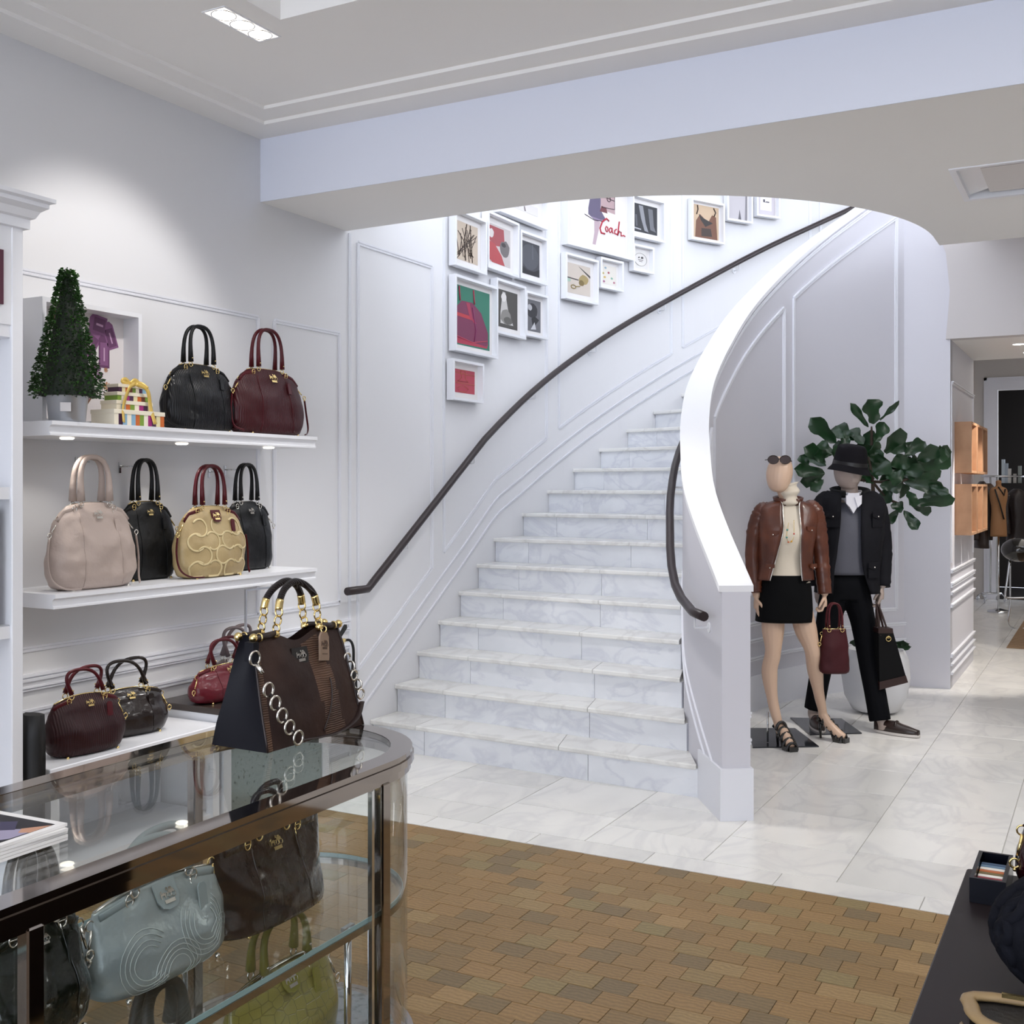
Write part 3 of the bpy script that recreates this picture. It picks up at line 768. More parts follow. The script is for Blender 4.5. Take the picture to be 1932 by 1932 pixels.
        mb.tube(pts, [hr*(1.0+.5*(abs(i-n/2)/(n/2))**8) for i in range(n+1)], 8); h = mb.build('handle', trim, t)
        for x in (-hx, hx):
            mb = MB(); mb.ring((x, yb, zb+.006), .011, .0022, 'Y', 12, 6); mb.ball((x, yb-.010*(1 if side < 0 else -1), zb+.034), .0038, n=8, m=6)
            mb.build('handle_ring', metal, h)
    if emb:
        c = front(0, .86, .002)
        if patch:
            mb = MB(); mb.prism([(-.03, .03), (.03, .03), (.03, -.008), (.022, -.024), (.008, -.03), (-.008, -.03), (-.022, -.024), (-.03, -.008)], -.003, 0, 'Y')
            pt_ = mb.build('emblem_patch', patch, t); pt_.location = c+Vector((0, -.001, 0))
        mb = MB(); emblem(mb, W*2.6); o = mb.build('emblem', metal, t); o.location = c+Vector((0, -.0045, .002))
        tilt = math.atan2(dv(.8)-dv(.92), H*.12); o.rotation_euler = (-min(.5, tilt), 0, 0)
        if patch: pt_.rotation_euler = o.rotation_euler
    if hang:
        hx = tagside*.20*W; p0 = front(hx, .93, .006)
        mb = MB(); mb.tube([p0, p0+Vector((tagside*.004, -.003, -.02)), p0+Vector((tagside*.006, -.002, -.035))], .0015, 5); ch = mb.build('tag_chain', metal, t)
        v = .74; q = front(hx+tagside*.012, v, .007)
        mb = MB(); mb.prism([(-.013, -.03), (.013, -.03), (.013, .02), (.007, .028), (-.007, .028), (-.013, .02)], -.002, .002, 'Y')
        o = mb.build('hang_tag', trim, t); o.location = q; o.rotation_euler = (-.22, 0, tagside*.08); o.rotation_euler.y = .08*tagside
    # side clip, rings and shoulder strap
    for sgn in ((-1, 1) if clip == 0 else (clip,)):
        x = sgn*(wv(.9)+.004); z = H*.9*(1-drp*.8); mb = MB()
        xo = sgn*W*.515; mb.ring((x, -.004, z), .010, .002, 'Y', 12, 6); q = Vector((x, -.008, z-.008)).lerp(Vector((xo, -.02, z-.065)), .72); mb.tube([(x, -.008, z-.008), q], .0034, 6)
        mb.ring((xo+sgn*.002, -.02, z-.064), .0095, .0024, 'Y', 12, 6); mb.ball((xo+sgn*.002, -.02, z-.077), .0042, n=8, m=6)
        mb.build('side_clip', metal, t)
    if strap:
        sgn, low = strap; mb = MB(); x0 = sgn*(W*.515+.004); z0 = H*.9*(1-drp*.8)-.078
        pts = catmull([(x0, -.02, z0), (x0+sgn*.010, -.024, z0*.62), (x0+sgn*.004, -.04, z0*.25), (x0-sgn*.035, -T*.40, .014), (x0-sgn*.09, -T*.58-.004, .009)], 6)
        mb.tube(pts, .0062, 8, flat=(.35, 1)); mb.build('shoulder_strap', trim, t)
        mb = MB(); x1 = -x0; pts = catmull([(x1, -.016, z0), (x1-sgn*.010, -.02, z0*.6), (x1-sgn*.002, -.03, z0*.2), (x1+sgn*.03, -T*.42, .012)], 6)
        mb.tube(pts, .0062, 8, flat=(.35, 1)); mb.build('shoulder_strap', trim, t)
    if feet:
        for sx in (-1, 1):
            mb = MB(); mb.ball((sx*W*.33, -T*.36, .004), .0065, n=8, m=6); mb.build('foot', metal, t)
    return t
def bagx(px0, px1, x, zb, pytop, pyhandle, name, label, **k):
    """bag standing parallel to the shelf wall: extents read off the photograph on the plane x"""
    T = k.pop('T', .15); xf = x; x = x-T/2+.01
    y0, _ = onx(px0, 900, x); y1, _ = onx(px1, 900, x); pm = (px0+px1)/2
    _, zt = onx(pm, pytop, x); _, zh = onx(pm, pyhandle, x); x = xf; zh = min(zh, k.pop('zmax', 9))
    return bag(name, label, (x-T/2+.01, (y0+y1)/2, zb), k.pop('rz', PI/2), (y1-y0)*k.pop('ws', 1), zt-zb, T, zh-zb, **k)
L_black = leather('black_leather', '#0f1012', .42, 'soft'); L_blackp = leather('black_pleated_leather', '#0e0f12', .36, 'pleat', .15)
L_burgp = leather('burgundy_pleated_leather', '#3a0f14', .4, 'pleat'); L_burg = leather('burgundy_leather', '#4a1018', .35, 'plain')
L_beige = leather('pale_stone_leather', '#b3a39a', .42, 'soft'); L_crim = leather('crimson_leather', '#5a1420', .3, 'soft', .3)
L_brown = leather('dark_brown_leather', '#1f1614', .25, 'soft', .5); L_mar2 = leather('dark_cherry_leather', '#2a0b0e', .42, 'pleat')
L_cloth = mat('sand_sateen', '#b09b70', .42, 0, (13, .6, .012), var=(6, '#a08a60', .4, .65)); L_clothc = mat('sand_ring_applique', '#cbb98c', .35); L_silver = mat('silver_leather', '#9aa4a4', .3, .25, (12, .7, .016)); L_thread = mat('silver_thread', '#c2cbca', .3, .2)
L_aub = leather('aubergine_patent', '#13070c', .3, 'patent'); L_grn = leather('bottle_green_patent', '#0e120a', .3, 'patent')
L_olive = croc('olive_croc_leather', '#827c3a', '#625d2a'); L_grey = leather('pale_grey_leather', '#8f9a9b', .35, 'plain')
L_taupe = leather('taupe_grey_leather', '#6b5f60', .4, 'plain'); L_olt = leather('olive_trim', '#7d7a34', .35, 'plain')
SH1, SH2 = 1.86, 1.18
G1 = 'handbags on the upper wall shelf'; G2 = 'handbags on the lower wall shelf'
bagx(309, 436, -3.70, SH1, 688, 621, 'handbag', 'black pleated leather handbag on the upper wall shelf beside the striped boxes', body=L_blackp, trim=L_black, T=.16, strap=(-1, .03), group=G1, clip=0)
bagx(436, 566, -3.66, SH1, 697, 627, 'handbag', 'burgundy pleated leather handbag at the right end of the upper wall shelf', body=L_burgp, trim=L_burg, T=.16, seed=2, group=G1, strap=(1, .03), clip=0)
bagx(90, 248, -3.67, SH2, 948, 868, 'handbag', 'pale stone leather handbag at the left end of the lower wall shelf', body=L_beige, T=.17, amp=.013, metal=SILVER, seed=3, strap=(-1, .03), group=G2, hr=.011, clip=0)
bagx(218, 326, -3.82, SH2, 946, 873, 'handbag', 'black leather handbag behind the pale stone one, with gold fittings', body=L_black, T=.13, seed=4, group=G2, clip=1)
bagx(332, 456, -3.66, SH2, 955, 884, 'handbag', 'sand ring-patterned fabric handbag with burgundy handles on the lower wall shelf', body=L_cloth, trim=L_burg, patch=L_burg, T=.16, seed=5, strap=(-1, .03), group=G2, seam=False, clip=-1, amp=.008, crings=(L_clothc, .095, .0055, 1, [(x, v, a) for i, v in enumerate((.12, .32, .52, .72)) for x, a in (((-.34, 0), (-.12, PI), (.12, 0), (.34, PI)) if i % 2 == 0 else ((-.26, PI), (0, 0), (.26, PI)))]))
bagx(418, 509, -3.82, SH2, 946, 881, 'handbag', 'black leather handbag with silver fittings at the right end of the lower wall shelf', body=L_black, metal=SILVER, T=.13, seed=6, group=G2, clip=1)
TZ = .52
bagx(92, 222, -3.62, TZ, 1309, 1268, 'handbag', 'dark cherry pleated handbag in front on the white low table', body=L_mar2, trim=L_burg, T=.17, shape='slouch', handles='cross', seed=7, group='small handbags on the low tables', seam=False, clip=1, hspan=.21, hr=.007, rz=PI/2-.12)
bagx(175, 300, -3.72, TZ, 1298, 1252, 'handbag', 'glossy dark brown handbag behind the cherry one on the white low table', body=L_brown, T=.17, shape='slouch', handles='cross', seed=8, group='small handbags on the low tables', clip=1, hspan=.21, hr=.0075, rz=PI/2-.25)
DZ = .585
bagx(362, 480, -3.68, DZ, 1253, 1212, 'handbag', 'crimson leather handbag on the dark brown low table top', body=L_crim, trim=L_burg, T=.17, shape='slouch', handles='cross', seed=9, group='small handbags on the low tables', clip=-1, hspan=.21, hr=.0075)
bagx(392, 500, -3.85, DZ, 1238, 1189, 'handbag', 'silver grey handbag with taupe handles behind the crimson handbag', body=mat('silver_fabric', '#a9a5a2', .3, .5, (60, .4, .003)), trim=L_taupe, metal=SILVER, T=.14, shape='slouch', handles='cross', seed=10, group='small handbags on the low tables', clip=-1, hspan=.21, hr=.0085)
# ------------------------------------------------------------------ the big handbag on the glass case
def hero():
    L_hb = mat('brown_suede_panel', '#2a1c19', .6, 0, (18, .5, .012), var=(6, '#38261f', .4, .7), spec=.25)
    L_sn = mat('tan_snakeskin', '#5e4434', .55, 0, None, wave=(55, .9, .003, 'Z', 3.0), var=(9, '#3b2a25', .4, .75))
    L_nv = mat('navy_black_leather', '#0d0d15', .55, 0, (50, .2, .002), spec=.2); L_bk = mat('braided_leather', '#1c1212', .4, 0, wave=(70, 1, .004, 'DIAGONAL', 0))
    L_tr = mat('dark_brown_trim', '#241715', .42)
    W, H, T = .392, .285, .19
    t = thing('handbag', 'large brown handbag with a tan snakeskin stripe and braided handles on the glass case', 'handbag', (-1.955, 2.38, .932), PI/2-.03)
    def tk(v): return T/2*(1-.80*v)          # half depth
    def hw(v): return W/2*(1-.14*v+.02*math.sin(PI*v))
    def top(x): return H*(1-.11*(1-abs(x/(W/2))**2)*0-.10*math.exp(-(x/(.07))**2)*1.0)
    def F(x, v, side=-1):
        q = x/(hw(v)); bul = .020*math.sin(PI*v)*(1-q*q)
        n = noise.noise(Vector((x*11, v*3, side)))*.010*math.sin(PI*v)
        return Vector((x, side*(tk(v)+bul+n), top(x*W/2/hw(v))*v))
    nx, nv = 36, 20
    for side in (-1, 1):
        mb = MB(); vs = []; fs = []
        for j in range(nv+1):
            v = j/nv
            for i in range(nx+1): vs.append(F(hw(v)*(-1+2*i/nx), v, side))
        for j in range(nv):
            for i in range(nx): fs.append((j*(nx+1)+i, j*(nx+1)+i+1, (j+1)*(nx+1)+i+1, (j+1)*(nx+1)+i))
        mb.add(vs, fs, smooth=True)
        mi = []
        for j in range(nv):
            for i in range(nx):
                q = (i+.5)/nx; mi.append(1 if (.53+.06*(1-j/nv)) < q < (.70+.10*(1-j/nv)) and side < 0 and j < nv-1 else (1 if q < .055 and side < 0 else 0))
        mb.m = mi; mb.build('front_panel' if side < 0 else 'back_panel', [L_hb, L_sn], t)
    for sgn in (-1, 1):                      # side gussets folding inwards
        mb = MB(); vs = []; fs = []
        for j in range(nv+1):
            v = j/nv; a, b = F(sgn*hw(v), v, -1), F(sgn*hw(v), v, 1)
            for i in range(9):
                q = i/8; p = a.lerp(b, q); p.x -= sgn*.03*math.sin(PI*q)*v; vs.append(p)
        for j in range(nv):
            for i in range(8): fs.append((j*9+i, j*9+i+1, (j+1)*9+i+1, (j+1)*9+i))
        mb.add(vs, fs, smooth=True); mb.build('side_gusset', L_nv, t)
    mb = MB(); mb.box((0, 0, .004), (W*.97, T*.97, .008)); mb.build('base', L_nv, t)
    for x in (-.195, .195):
        mb = MB(); mb.tube([F(x*(hw(v)/hw(0)), v, -1)+Vector((0, -.001, 0)) for v in [i/10 for i in range(11)]], .003, 6); mb.build('edge_piping', L_tr, t)
    mb = MB(); mb.tube([F(hw(v)*(.08+.30*math.sin(1.5*(v-.05)/.5+.1)), v, -1)+Vector((0, -.002, 0)) for v in [.06+.04*i for i in range(13)]], .0022, 6); mb.build('pleat_seam', L_tr, t)
    zt = H*.985
    for side in (-1, 1):
        y = side*.026
        for sgn in (-1, 1):
            mb = MB(); mb.tube([(sgn*.165, y, zt-.002), (sgn*.088, y, zt+.004)], .0085, 10); rl = mb.build('top_roll', L_tr, t)
            mb = MB()
            for x in (.172, .088): mb.ball((sgn*x, y, zt+.001), .0115, n=10, m=8, sx=1)
            mb.ring((sgn*.150, y, zt), .010, .0022, 'X', 12, 6)
            mb.build('finial', GOLD, rl)
            # rings up to the handle
            mb = MB()
            for k_, (dx, dz, R_) in enumerate(((-.002, .016, .011), (-.008, .036, .013), (-.012, .058, .012))):
                mb.ring((sgn*(.088+dx), y, zt+dz), R_, .0024, 'Y' if k_ % 2 else 'X', 14, 6)
            mb.build('handle_chain', GOLD, t)
        pts = catmull([(-.077, y, zt+.064), (-.066, y*.9, zt+.095), (-.040, y*.7, zt+.120), (0, y*.6, zt+.133), (.040, y*.7, zt+.120), (.066, y*.9, zt+.095), (.077, y, zt+.064)], 6)
        mb = MB(); mb.tube(pts[4:-4], .0092, 10); hd = mb.build('handle', L_bk, t)
        MB().tube(pts[:6], .0105, 10).build('handle_cap', GOLD, hd); MB().tube(pts[-6:], .0105, 10).build('handle_cap', GOLD, hd)
    c = F(-.010, .86, -1)
    mb = MB(); mb.prism([(-.031, .024), (.031, .024), (.033, 0), (.026, -.02), (.010, -.032), (-.010, -.032), (-.026, -.02), (-.033, 0)], -.003, .001, 'Y')
    o = mb.build('emblem_patch', mat('black_patch', '#120d0c', .3), t); o.location = c+Vector((0, -.004, -.006)); o.rotation_euler = (-.25, 0, 0)
    mb = MB(); emblem(mb, .92); e = mb.build('emblem', SILVER, o); e.location = (0, -.0045, .002)
    mb = MB(); mb.prism([(-.021, -.04), (.021, -.04), (.023, -.03), (.021, .025), (.012, .038), (-.012, .038), (-.021, .025)], -.003, .003, 'Y')
    o = mb.build('hang_tag', mat('rose_metal_tag', '#b39a86', .3, .7), t); o.location = F(.075, .86, -1)+Vector((0, -.016, -.006)); o.rotation_euler = (-.1, .14, .1)
    mb = MB(); emblem(mb, .75); mb.box((0, -.001, -.026), (.024, .001, .002)); e = mb.build('tag_relief', mat('tag_dark', '#5d4a40', .4, .5), o); e.location = (0, -.003, .004)
    mb = MB(); mb.ring((0, 0, .045), .009, .0018, 'X', 12, 6); mb.build('tag_ring', GOLD, o)
    # tab and shoulder chain down the left side, leather strap in front
    xl = -hw(.80)
    mb = MB(); mb.box((xl-.006, -.03, H*.87), (.02, .03, .05)); mb.build('side_tab', L_nv, t)
    chain = [Vector((xl-.012, -.046, H*.82)), Vector((xl-.008, -.070, H*.64)), Vector((xl-.008, -.088, H*.55)), Vector((xl+.004, -.100, H*.43)), Vector((xl+.018, -.110, H*.315)), Vector((xl+.038, -.117, H*.20)), Vector((xl+.066, -.122, H*.09))]
    mb = MB(); mb.ring(chain[0], .018, .0032, 'Y', 16, 6); mb.build('strap_ring', SILVER, t)
    mb = MB(); mb.tube([chain[0]+Vector((.002, -.004, -.016)), chain[1]+Vector((0, 0, .014))], [.007, .0045], 8); mb.build('snap_hook', SILVER, t)
    for i, p in enumerate(chain[2:]):
        mb = MB(); mb.ring(p, .0175, .0036, 'Y', 18, 6); lk = mb.build('chain_link', SILVER, t)
        if i: mb = MB(); mb.tube([(p+(chain[1+i]-p)*.28), (p+(chain[1+i]-p)*.72)], .0035, 6); mb.build('link_connector', L_bk, lk)
    pts = catmull([chain[-1]+Vector((.016, -.002, -.008)), Vector((-.02, -.128, .012)), Vector((.06, -.125, .012)), Vector((.14, -.115, .03)), Vector((.19, -.095, .065))], 8)
    mb = MB(); mb.tube(pts, .0085, 8, flat=(.3, 1)); mb.build('shoulder_strap', L_tr, t)
    for i, p in enumerate((Vector((.198, -.085, .085)), Vector((.196, -.075, .112)), Vector((.193, -.065, .137)), Vector((.190, -.055, .162)), Vector((.186, -.046, .185)))):
        mb = MB(); mb.ring(p, .014, .003, 'X' if i % 2 else 'Y', 14, 6); mb.build('chain_link', SILVER, t)
hero()
# ================================================================== GLASS CASE
CZ = .932
def racetrack(xc, yc, r, ystart, n=24):
    pts = [(xc+r, ystart)]
    for i in range(n+1):
        a = PI*i/n; pts.append((xc+r*math.cos(a), yc+r*math.sin(a)))
    pts.append((xc-r, ystart)); return pts
XC, YC, YS = -1.865, 2.262, .15
def band(mb, ro, ri, z0, z1, ys=YS):
    O, I = racetrack(XC, YC, ro, ys), racetrack(XC, YC, ri, ys)
    mb.loft([[(a[0], a[1], z0), (a[0], a[1], z1), (b[0], b[1], z1), (b[0], b[1], z0)] for a, b in zip(O, I)], smooth=False)
gc = thing('display_case', 'long glass display case with a polished nickel frame and a rounded end', 'display case', (XC, YC, 0))
gi = Matrix.Translation((-XC, -YC, 0))
def gm(): m = MB(); m.M = gi; return m
m = gm(); band(m, .318, .262, CZ-.016, CZ-.001); band(m, .322, .300, CZ-.034, CZ-.016); band(m, .314, .286, CZ-.055, CZ-.036)
m.build('top_frame', NICKEL, gc)
m = gm(); band(m, .318, .27, .0, .05); band(m, .322, .25, .17, .19); m.build('base_frame', NICKEL, gc)
m = gm(); P_ = racetrack(XC, YC, .262, YS); m.prism([(a, b) for a, b in P_], CZ-.010, CZ-.002); o = m.build('top_glass', GLASS, gc)
m = gm(); P_ = racetrack(XC, YC, .292, YS); m.prism([(a, b) for a, b in P_], .555, .565); o = m.build('glass_shelf', GLASS, gc)
m = gm(); band(m, .2935, .2915, .5545, .5655); m.build('shelf_edge', GLASSE, gc)
m = gm(); P_ = racetrack(XC, YC, .27, YS); m.prism([(a, b) for a, b in P_], .19, .2)
m.build('base_deck', mat('antique_mirror', '#a4a9ac', .12, .85, var=(30, '#7f868a', .5, .62)), gc)
m = gm(); band(m, .2, .14, .055, .165); m.build('plinth', DARKW, gc)
m = gm()                                                    # curved end glass and straight panes
E_ = [(XC+.305*math.cos(PI*i/24), YC+.305*math.sin(PI*i/24)) for i in range(25)]; E2 = [(XC+.300*math.cos(PI*i/24), YC+.300*math.sin(PI*i/24)) for i in range(25)]
m.loft([[(a[0], a[1], .19), (a[0], a[1], CZ-.06), (b[0], b[1], CZ-.06), (b[0], b[1], .19)] for a, b in zip(E_, E2)]); m.build('curved_glass', GLASS, gc)
m = gm(); m.bx(XC+.30, XC+.305, YC-.99, YC-.035, .19, CZ-.06); m.build('front_pane', GLASS, gc)
m = gm(); m.bx(XC+.30, XC+.305, YS, YC-1.05, .19, CZ-.06); m.build('front_pane', GLASS, gc)
m = gm(); m.bx(XC-.305, XC-.30, YS, YC-.035, .19, CZ-.06); m.build('back_pane', GLASS, gc)
for y in (YC-.018, YC-1.02):
    for sx in (1, -1):
        m = gm(); m.bx(XC+sx*.318, XC+sx*.29, y-.017, y+.017, .05, CZ-.05, bev=.003); m.build('post', NICKEL, gc)
m = gm(); m.bx(XC+.296, XC+.308, YC-.066, YC-.056, .19, CZ-.06); m.build('pane_edge_trim', CHROME, gc)
for y in (YC-.10, YC-.80, YC-1.3):
    for sx in (1, -1):
        m = gm(); m.tube([(XC+sx*.262, y, .2), (XC+sx*.262, y, .553)], .009, 10); m.build('shelf_post', CHROME, gc)
        m = gm(); m.bx(XC+sx*.262-.006, XC+sx*.262+.006, y-.02, y+.02, .545, .555); m.build('shelf_bracket', CHROME, gc)
m = gm(); band(m, .296, .284, .538, .554); m.build('shelf_rail', NICKEL, gc)
IS = .566
G3 = 'handbags inside the glass case'
bagx(-42, 152, -1.72, IS, 1737, 1560, 'handbag', 'bottle green patent handbag at the left end of the glass case', body=L_grn, metal=SILVER, T=.15, shape='wide', zmax=.915, seed=11, group=G3, amp=.010, clip=1)
bagx(156, 412, -1.72, IS, 1662, 1590, 'handbag', 'silver grey ring-stitched handbag in the middle of the glass case shelf', body=L_silver, trim=L_grey, patch=L_grey, metal=SILVER, T=.16, shape='wide', zmax=.915, seed=12, group=G3, amp=.010, clip=-1, hspan=.2, hr=.009, seam=False, handles='cross', crings=(L_thread, .17, .0009, 4, [(-.22, .34, 0), (.20, .48, PI/2), (-.02, .12, -PI/2), (.34, .16, PI)]))
bagx(398, 598, -1.73, IS, 1566, 1500, 'handbag', 'shiny aubergine patent handbag at the rounded end of the glass case shelf', body=L_aub, T=.15, shape='tote', zmax=.915, seed=13, group=G3, amp=.012, clip=-1, hspan=.13, handles='cross', hr=.0075)
bagx(420, 622, -1.73, .2, 1822, 1740, 'handbag', 'olive crocodile-textured handbag on the bottom deck of the glass case', body=L_olive, trim=L_olt, patch=L_olt, metal=SILVER, T=.16, shape='wide', zmax=.535, seed=14, group=G3, amp=.008, clip=1, hspan=.2, seam=False)
bagx(190, 400, -1.76, .2, 1960, 1868, 'handbag', 'dark handbag on the bottom deck below the silver grey one', body=L_black, metal=SILVER, T=.15, shape='wide', zmax=.535, seed=15, group=G3, clip=1, hspan=.16, hr=.012)
# magazines on the case
mg_art = [mat('page_white', '#e8e6e4', .5), mat('cover_skin', '#c08f74', .5), mat('cover_indigo', '#3a3552', .5), mat('cover_dark', '#1b1820', .5), mat('cover_lilac', '#9a93ac', .5)]
for i in range(5):
    z = CZ+.001+i*.0062
    t = thing('magazine', 'topmost white-bordered fashion magazine of the stack on the glass case' if i == 4 else 'white-edged magazine stacked under the cover photo on the glass case', 'magazine', (-1.83, 1.33, z), .01*i*(-1)**i, 'magazines stacked on the glass case')
    if i < 4: t['label'] = ['lowest magazine of the stack, lying directly on the glass case', 'second magazine from the bottom of the stack on the glass case', 'middle magazine of the five stacked on the glass case', 'magazine directly under the topmost one in the stack on the glass case'][i]
    m = MB(); m.bx(-.105, .092, -.14, .135, 0, .0055, 0)
    m.build('pages', mg_art, t)
    if i == 4:
        m = MB(); z0, z1 = .0056, .0060
        m.bx(-.09, .078, -.125, .118, z0, z1, 3)
        def pl(poly, mi, dz): m.prism(poly, z1, z1+dz, 'Z', mi)
        pl([(.02, .05), (.075, .09), (.075, .02), (.045, -.02), (.0, .0)], 4, .0002); pl([(-.06, .06), (.0, .10), (.04, .06), (-.02, .02)], 2, .0003)
        pl([(-.085, -.02), (-.03, .02), (-.01, -.01), (-.06, -.06), (-.085, -.06)], 1, .0004); pl([(.045, .07), (.078, .11), (.078, .06), (.06, .05)], 1, .0004)
        pl([(.0, -.03), (.06, .0), (.078, -.06), (.03, -.09), (-.02, -.07)], 2, .0003); pl([(.02, -.08), (.06, -.07), (.05, -.11), (.01, -.115)], 1, .0005)
        m.build('cover', mg_art, t)
# ================================================================== WALL SHELVES, LOW TABLES, BOOKCASE
def shelf(z, y0, y1, label):
    t = thing('wall_shelf', label, 'shelf', (-4, (y0+y1)/2, z)); L_ = (y1-y0)/2
    m = MB(); pr = [(0, 0), (.37, 0), (.37, -.016), (.362, -.018), (.355, -.024), (.355, -.046), (.36, -.050), (.36, -.058), (0, -.058)]
    m.prism(pr, -L_, L_, 'Y'); m.build('board', FIX, t)
    for yy in (.18, .82, 1.42):
        m = MB(); m.lathe([(.001, -.001), (.022, -.001), (.028, .002), (.028, .006)], (.24, -L_+yy, -.0645), 16, 0)
        m.build('puck_light', emis('puck_glow', '#fff6e6', 3.0) if 'puck_glow' not in bpy.data.materials else bpy.data.materials['puck_glow'], t)
        spot((-4+.24, y0+yy, z-.068), (-4+.20, y0+yy, z-.6), 2.2, (1, .96, .9), 110, .8, .02)
    return t
shelf(SH1, 2.985, 4.635, 'upper white wall shelf with moulded front edge holding the topiary and two handbags')
shelf(SH2, 3.0, 4.635, 'lower white wall shelf with moulded front edge holding four handbags')
for px, py in ((152, 871), (234, 880), (432, 886), (402, 890)):
    y, z = onx(px, py, -3.97)
    t = thing('wall_hook', f'small chrome hook on the wall behind the handles of the {dict([(152,"pale stone"),(234,"left black"),(432,"right black"),(402,"sand patterned")])[px]} handbag', 'hook', (-4, y, z))
    m = MB(); m.bx(0, .006, -.006, .006, -.03, .02); m.build('back_plate', CHROME, t)
    m = MB(); m.tube([(.004, 0, 0), (.06, 0, 0)], .0035, 6); m.tube([(.06, -.022, 0), (.06, .022, 0)], .0035, 6); m.build('arm', CHROME, t)
# white low table
def lowtable(y0, y1, z, name, label, topm, front=None):
    t = thing(name, label, 'table', (-3.785, (y0+y1)/2, 0)); L_ = (y1-y0)/2; D = .213
    m = MB(); m.bx(-D, D, -L_, L_, z-.03, z, bev=.003); m.build('table_top', topm, t)
    return t, L_, D
t, L_, D = lowtable(2.93, 3.868, TZ, 'low_table', 'white topped low display table against the panelled wall', FIX)
m = MB(); m.bx(-D+.005, D-.006, -L_+.01, L_-.01, TZ-.075, TZ-.031); m.build('apron', BLACKV, t)
for sx in (-1, 1):
    for sy in (-1, 1):
        m = MB(); m.bx(sx*(D-.05), sx*(D-.01), sy*(L_-.05), sy*(L_-.01), 0, TZ-.075); m.build('leg', FIX, t)
m = MB(); m.bx(-D+.02, D-.02, -L_+.02, L_-.02, .10, .12); m.build('lower_shelf', FIX, t)
t, L_, D = lowtable(3.872, 4.66, DZ, 'mirrored_cabinet', 'dark topped low cabinet with speckled antique mirror front', mat('dark_table_top', '#3a302c', .3, coat=.3))
t['category'] = 'cabinet'
m = MB(); m.bx(-D+.01, D-.012, -L_+.01, L_-.01, 0, DZ-.031); m.build('body', FIX, t)
for y in (-L_+.03, L_-.03):
    m = MB(); m.bx(D-.012, D, y-.025, y+.025, 0, DZ-.031); m.build('stile', FIX, t)
for z0, z1 in ((0, .05), (DZ-.07, DZ-.031)):
    m = MB(); m.bx(D-.012, D-.002, -L_+.055, L_-.055, z0, z1); m.build('frame_rail', FIX, t)
m = MB(); m.bx(D-.012, D-.008, -L_+.055, L_-.055, .05, DZ-.07); m.build('mirror_panel', mat('speckled_mirror', '#a9b4b2', .25, .55, var=(55, '#6f7a78', .60, .68)), t)
# black fabric bundle between bookcase and low table
m = MB(); m.M = Matrix.Translation((-3.60, 2.872, 0))
rg = []
for k in range(9):
    v = k/8; wd = .09+.055*(1-v)+.008*math.sin(v*9); z = .02+v*.72
    rg.append([(math.cos(2*PI*i/16)*(.05+.01*math.sin(i*2.3+v*4)), math.sin(2*PI*i/16)*wd*.33, z) for i in range(16)])
m.loft(rg); o = m.build('fabric_bundle', BLACKV)
tag(o, 'tall tapering black fabric bundle between the bookcase and the white low table', 'bundle')
# bookcase ----------------------------------------------------------
bc = thing('bookcase', 'tall white bookcase with crown moulding at the left edge', 'bookcase', (-3.8, 2.3, 0))
bi = Matrix.Translation((3.8, -2.3, 0))
def bm2(): m = MB(); m.M = bi; return m
BF, BE = -3.60, 2.815; BS = 1.2
m = bm2(); m.bx(-3.99, BF, BE-.022, BE, 0, 2.60); m.build('side_panel', FIX, bc)
m = bm2(); m.bx(-3.99, BF, BS, BS+.03, 0, 2.60); m.build('side_panel', FIX, bc)
m = bm2(); m.bx(-3.99, -3.975, BS+.03, BE-.022, 0, 2.60); m.build('back_panel', WHITE, bc)
m = bm2(); m.bx(BF-.001, BF+.016, BE-.045, BE+.004, 0, 2.60, bev=.003); m.build('stile', FIX, bc)
m = bm2(); m.bx(BF-.001, BF+.012, BS, BE-.045, 2.20, 2.60); m.build('frieze', FIX, bc)
m = bm2(); cr = [(0, 2.56), (.03, 2.565), (.03, 2.60), (.045, 2.605), (.06, 2.63), (.085, 2.645), (.085, 2.66), (.105, 2.665), (.105, 2.68), (0, 2.68)]
m.loft([[(BF+a, BS, z) for a, z in cr], [(BF+a, BE+a*.75, z) for a, z in cr]], smooth=False)
m.loft([[(BF+a, BE+a*.75, z) for a, z in cr], [(-3.99, BE+a*.75, z) for a, z in cr]], smooth=False)
m.build('crown_moulding', FIX, bc)
for py in (2.20, 1.60, 1.085):
    m = bm2(); m.bx(-3.98, BF+.006, BS+.03, BE-.022, py-.045, py); m.build('shelf', FIX, bc)
m = bm2(); m.bx(-3.98, BF+.004, BS+.03, BE-.022, .02, .10); m.build('shelf', FIX, bc)
for z0, z1, nm, lab, c_ in ((2.27, 2.47, 'sign', 'small crimson framed print on the frieze of the bookcase', '#5a2a3c'),):
    o = MB().bx(BF+.013, BF+.022, 2.55, BE-.085, z0, z1, 0).build(nm, mat('crimson_print', c_, .5)); tag(o, lab, 'picture')
t = thing('glass_box', 'dark framed glazed box standing in the bookcase at the left edge', 'box', (-3.66, 2.66, 1.085))
m = MB()
for y in (-.10, .095):
    for z in (0, .42): m.bx(-.02, .02, -.105, .10, z, z+.012)
    m.bx(-.02, .02, y-.005, y+.006, 0, .43)
m.build('frame', mat('mahogany', '#3a1f1a', .35), t)
MB().bx(-.012, -.008, -.1, .095, .01, .42).build('pane', mat('aqua_glass', '#b9cdd2', .2, .1), t)
m = MB()
for z in (.14, .27): m.bx(-.006, .012, -.1, .095, z, z+.007)
m.build('shelf_bar', mat('mahogany', '#3a1f1a', .35), t)
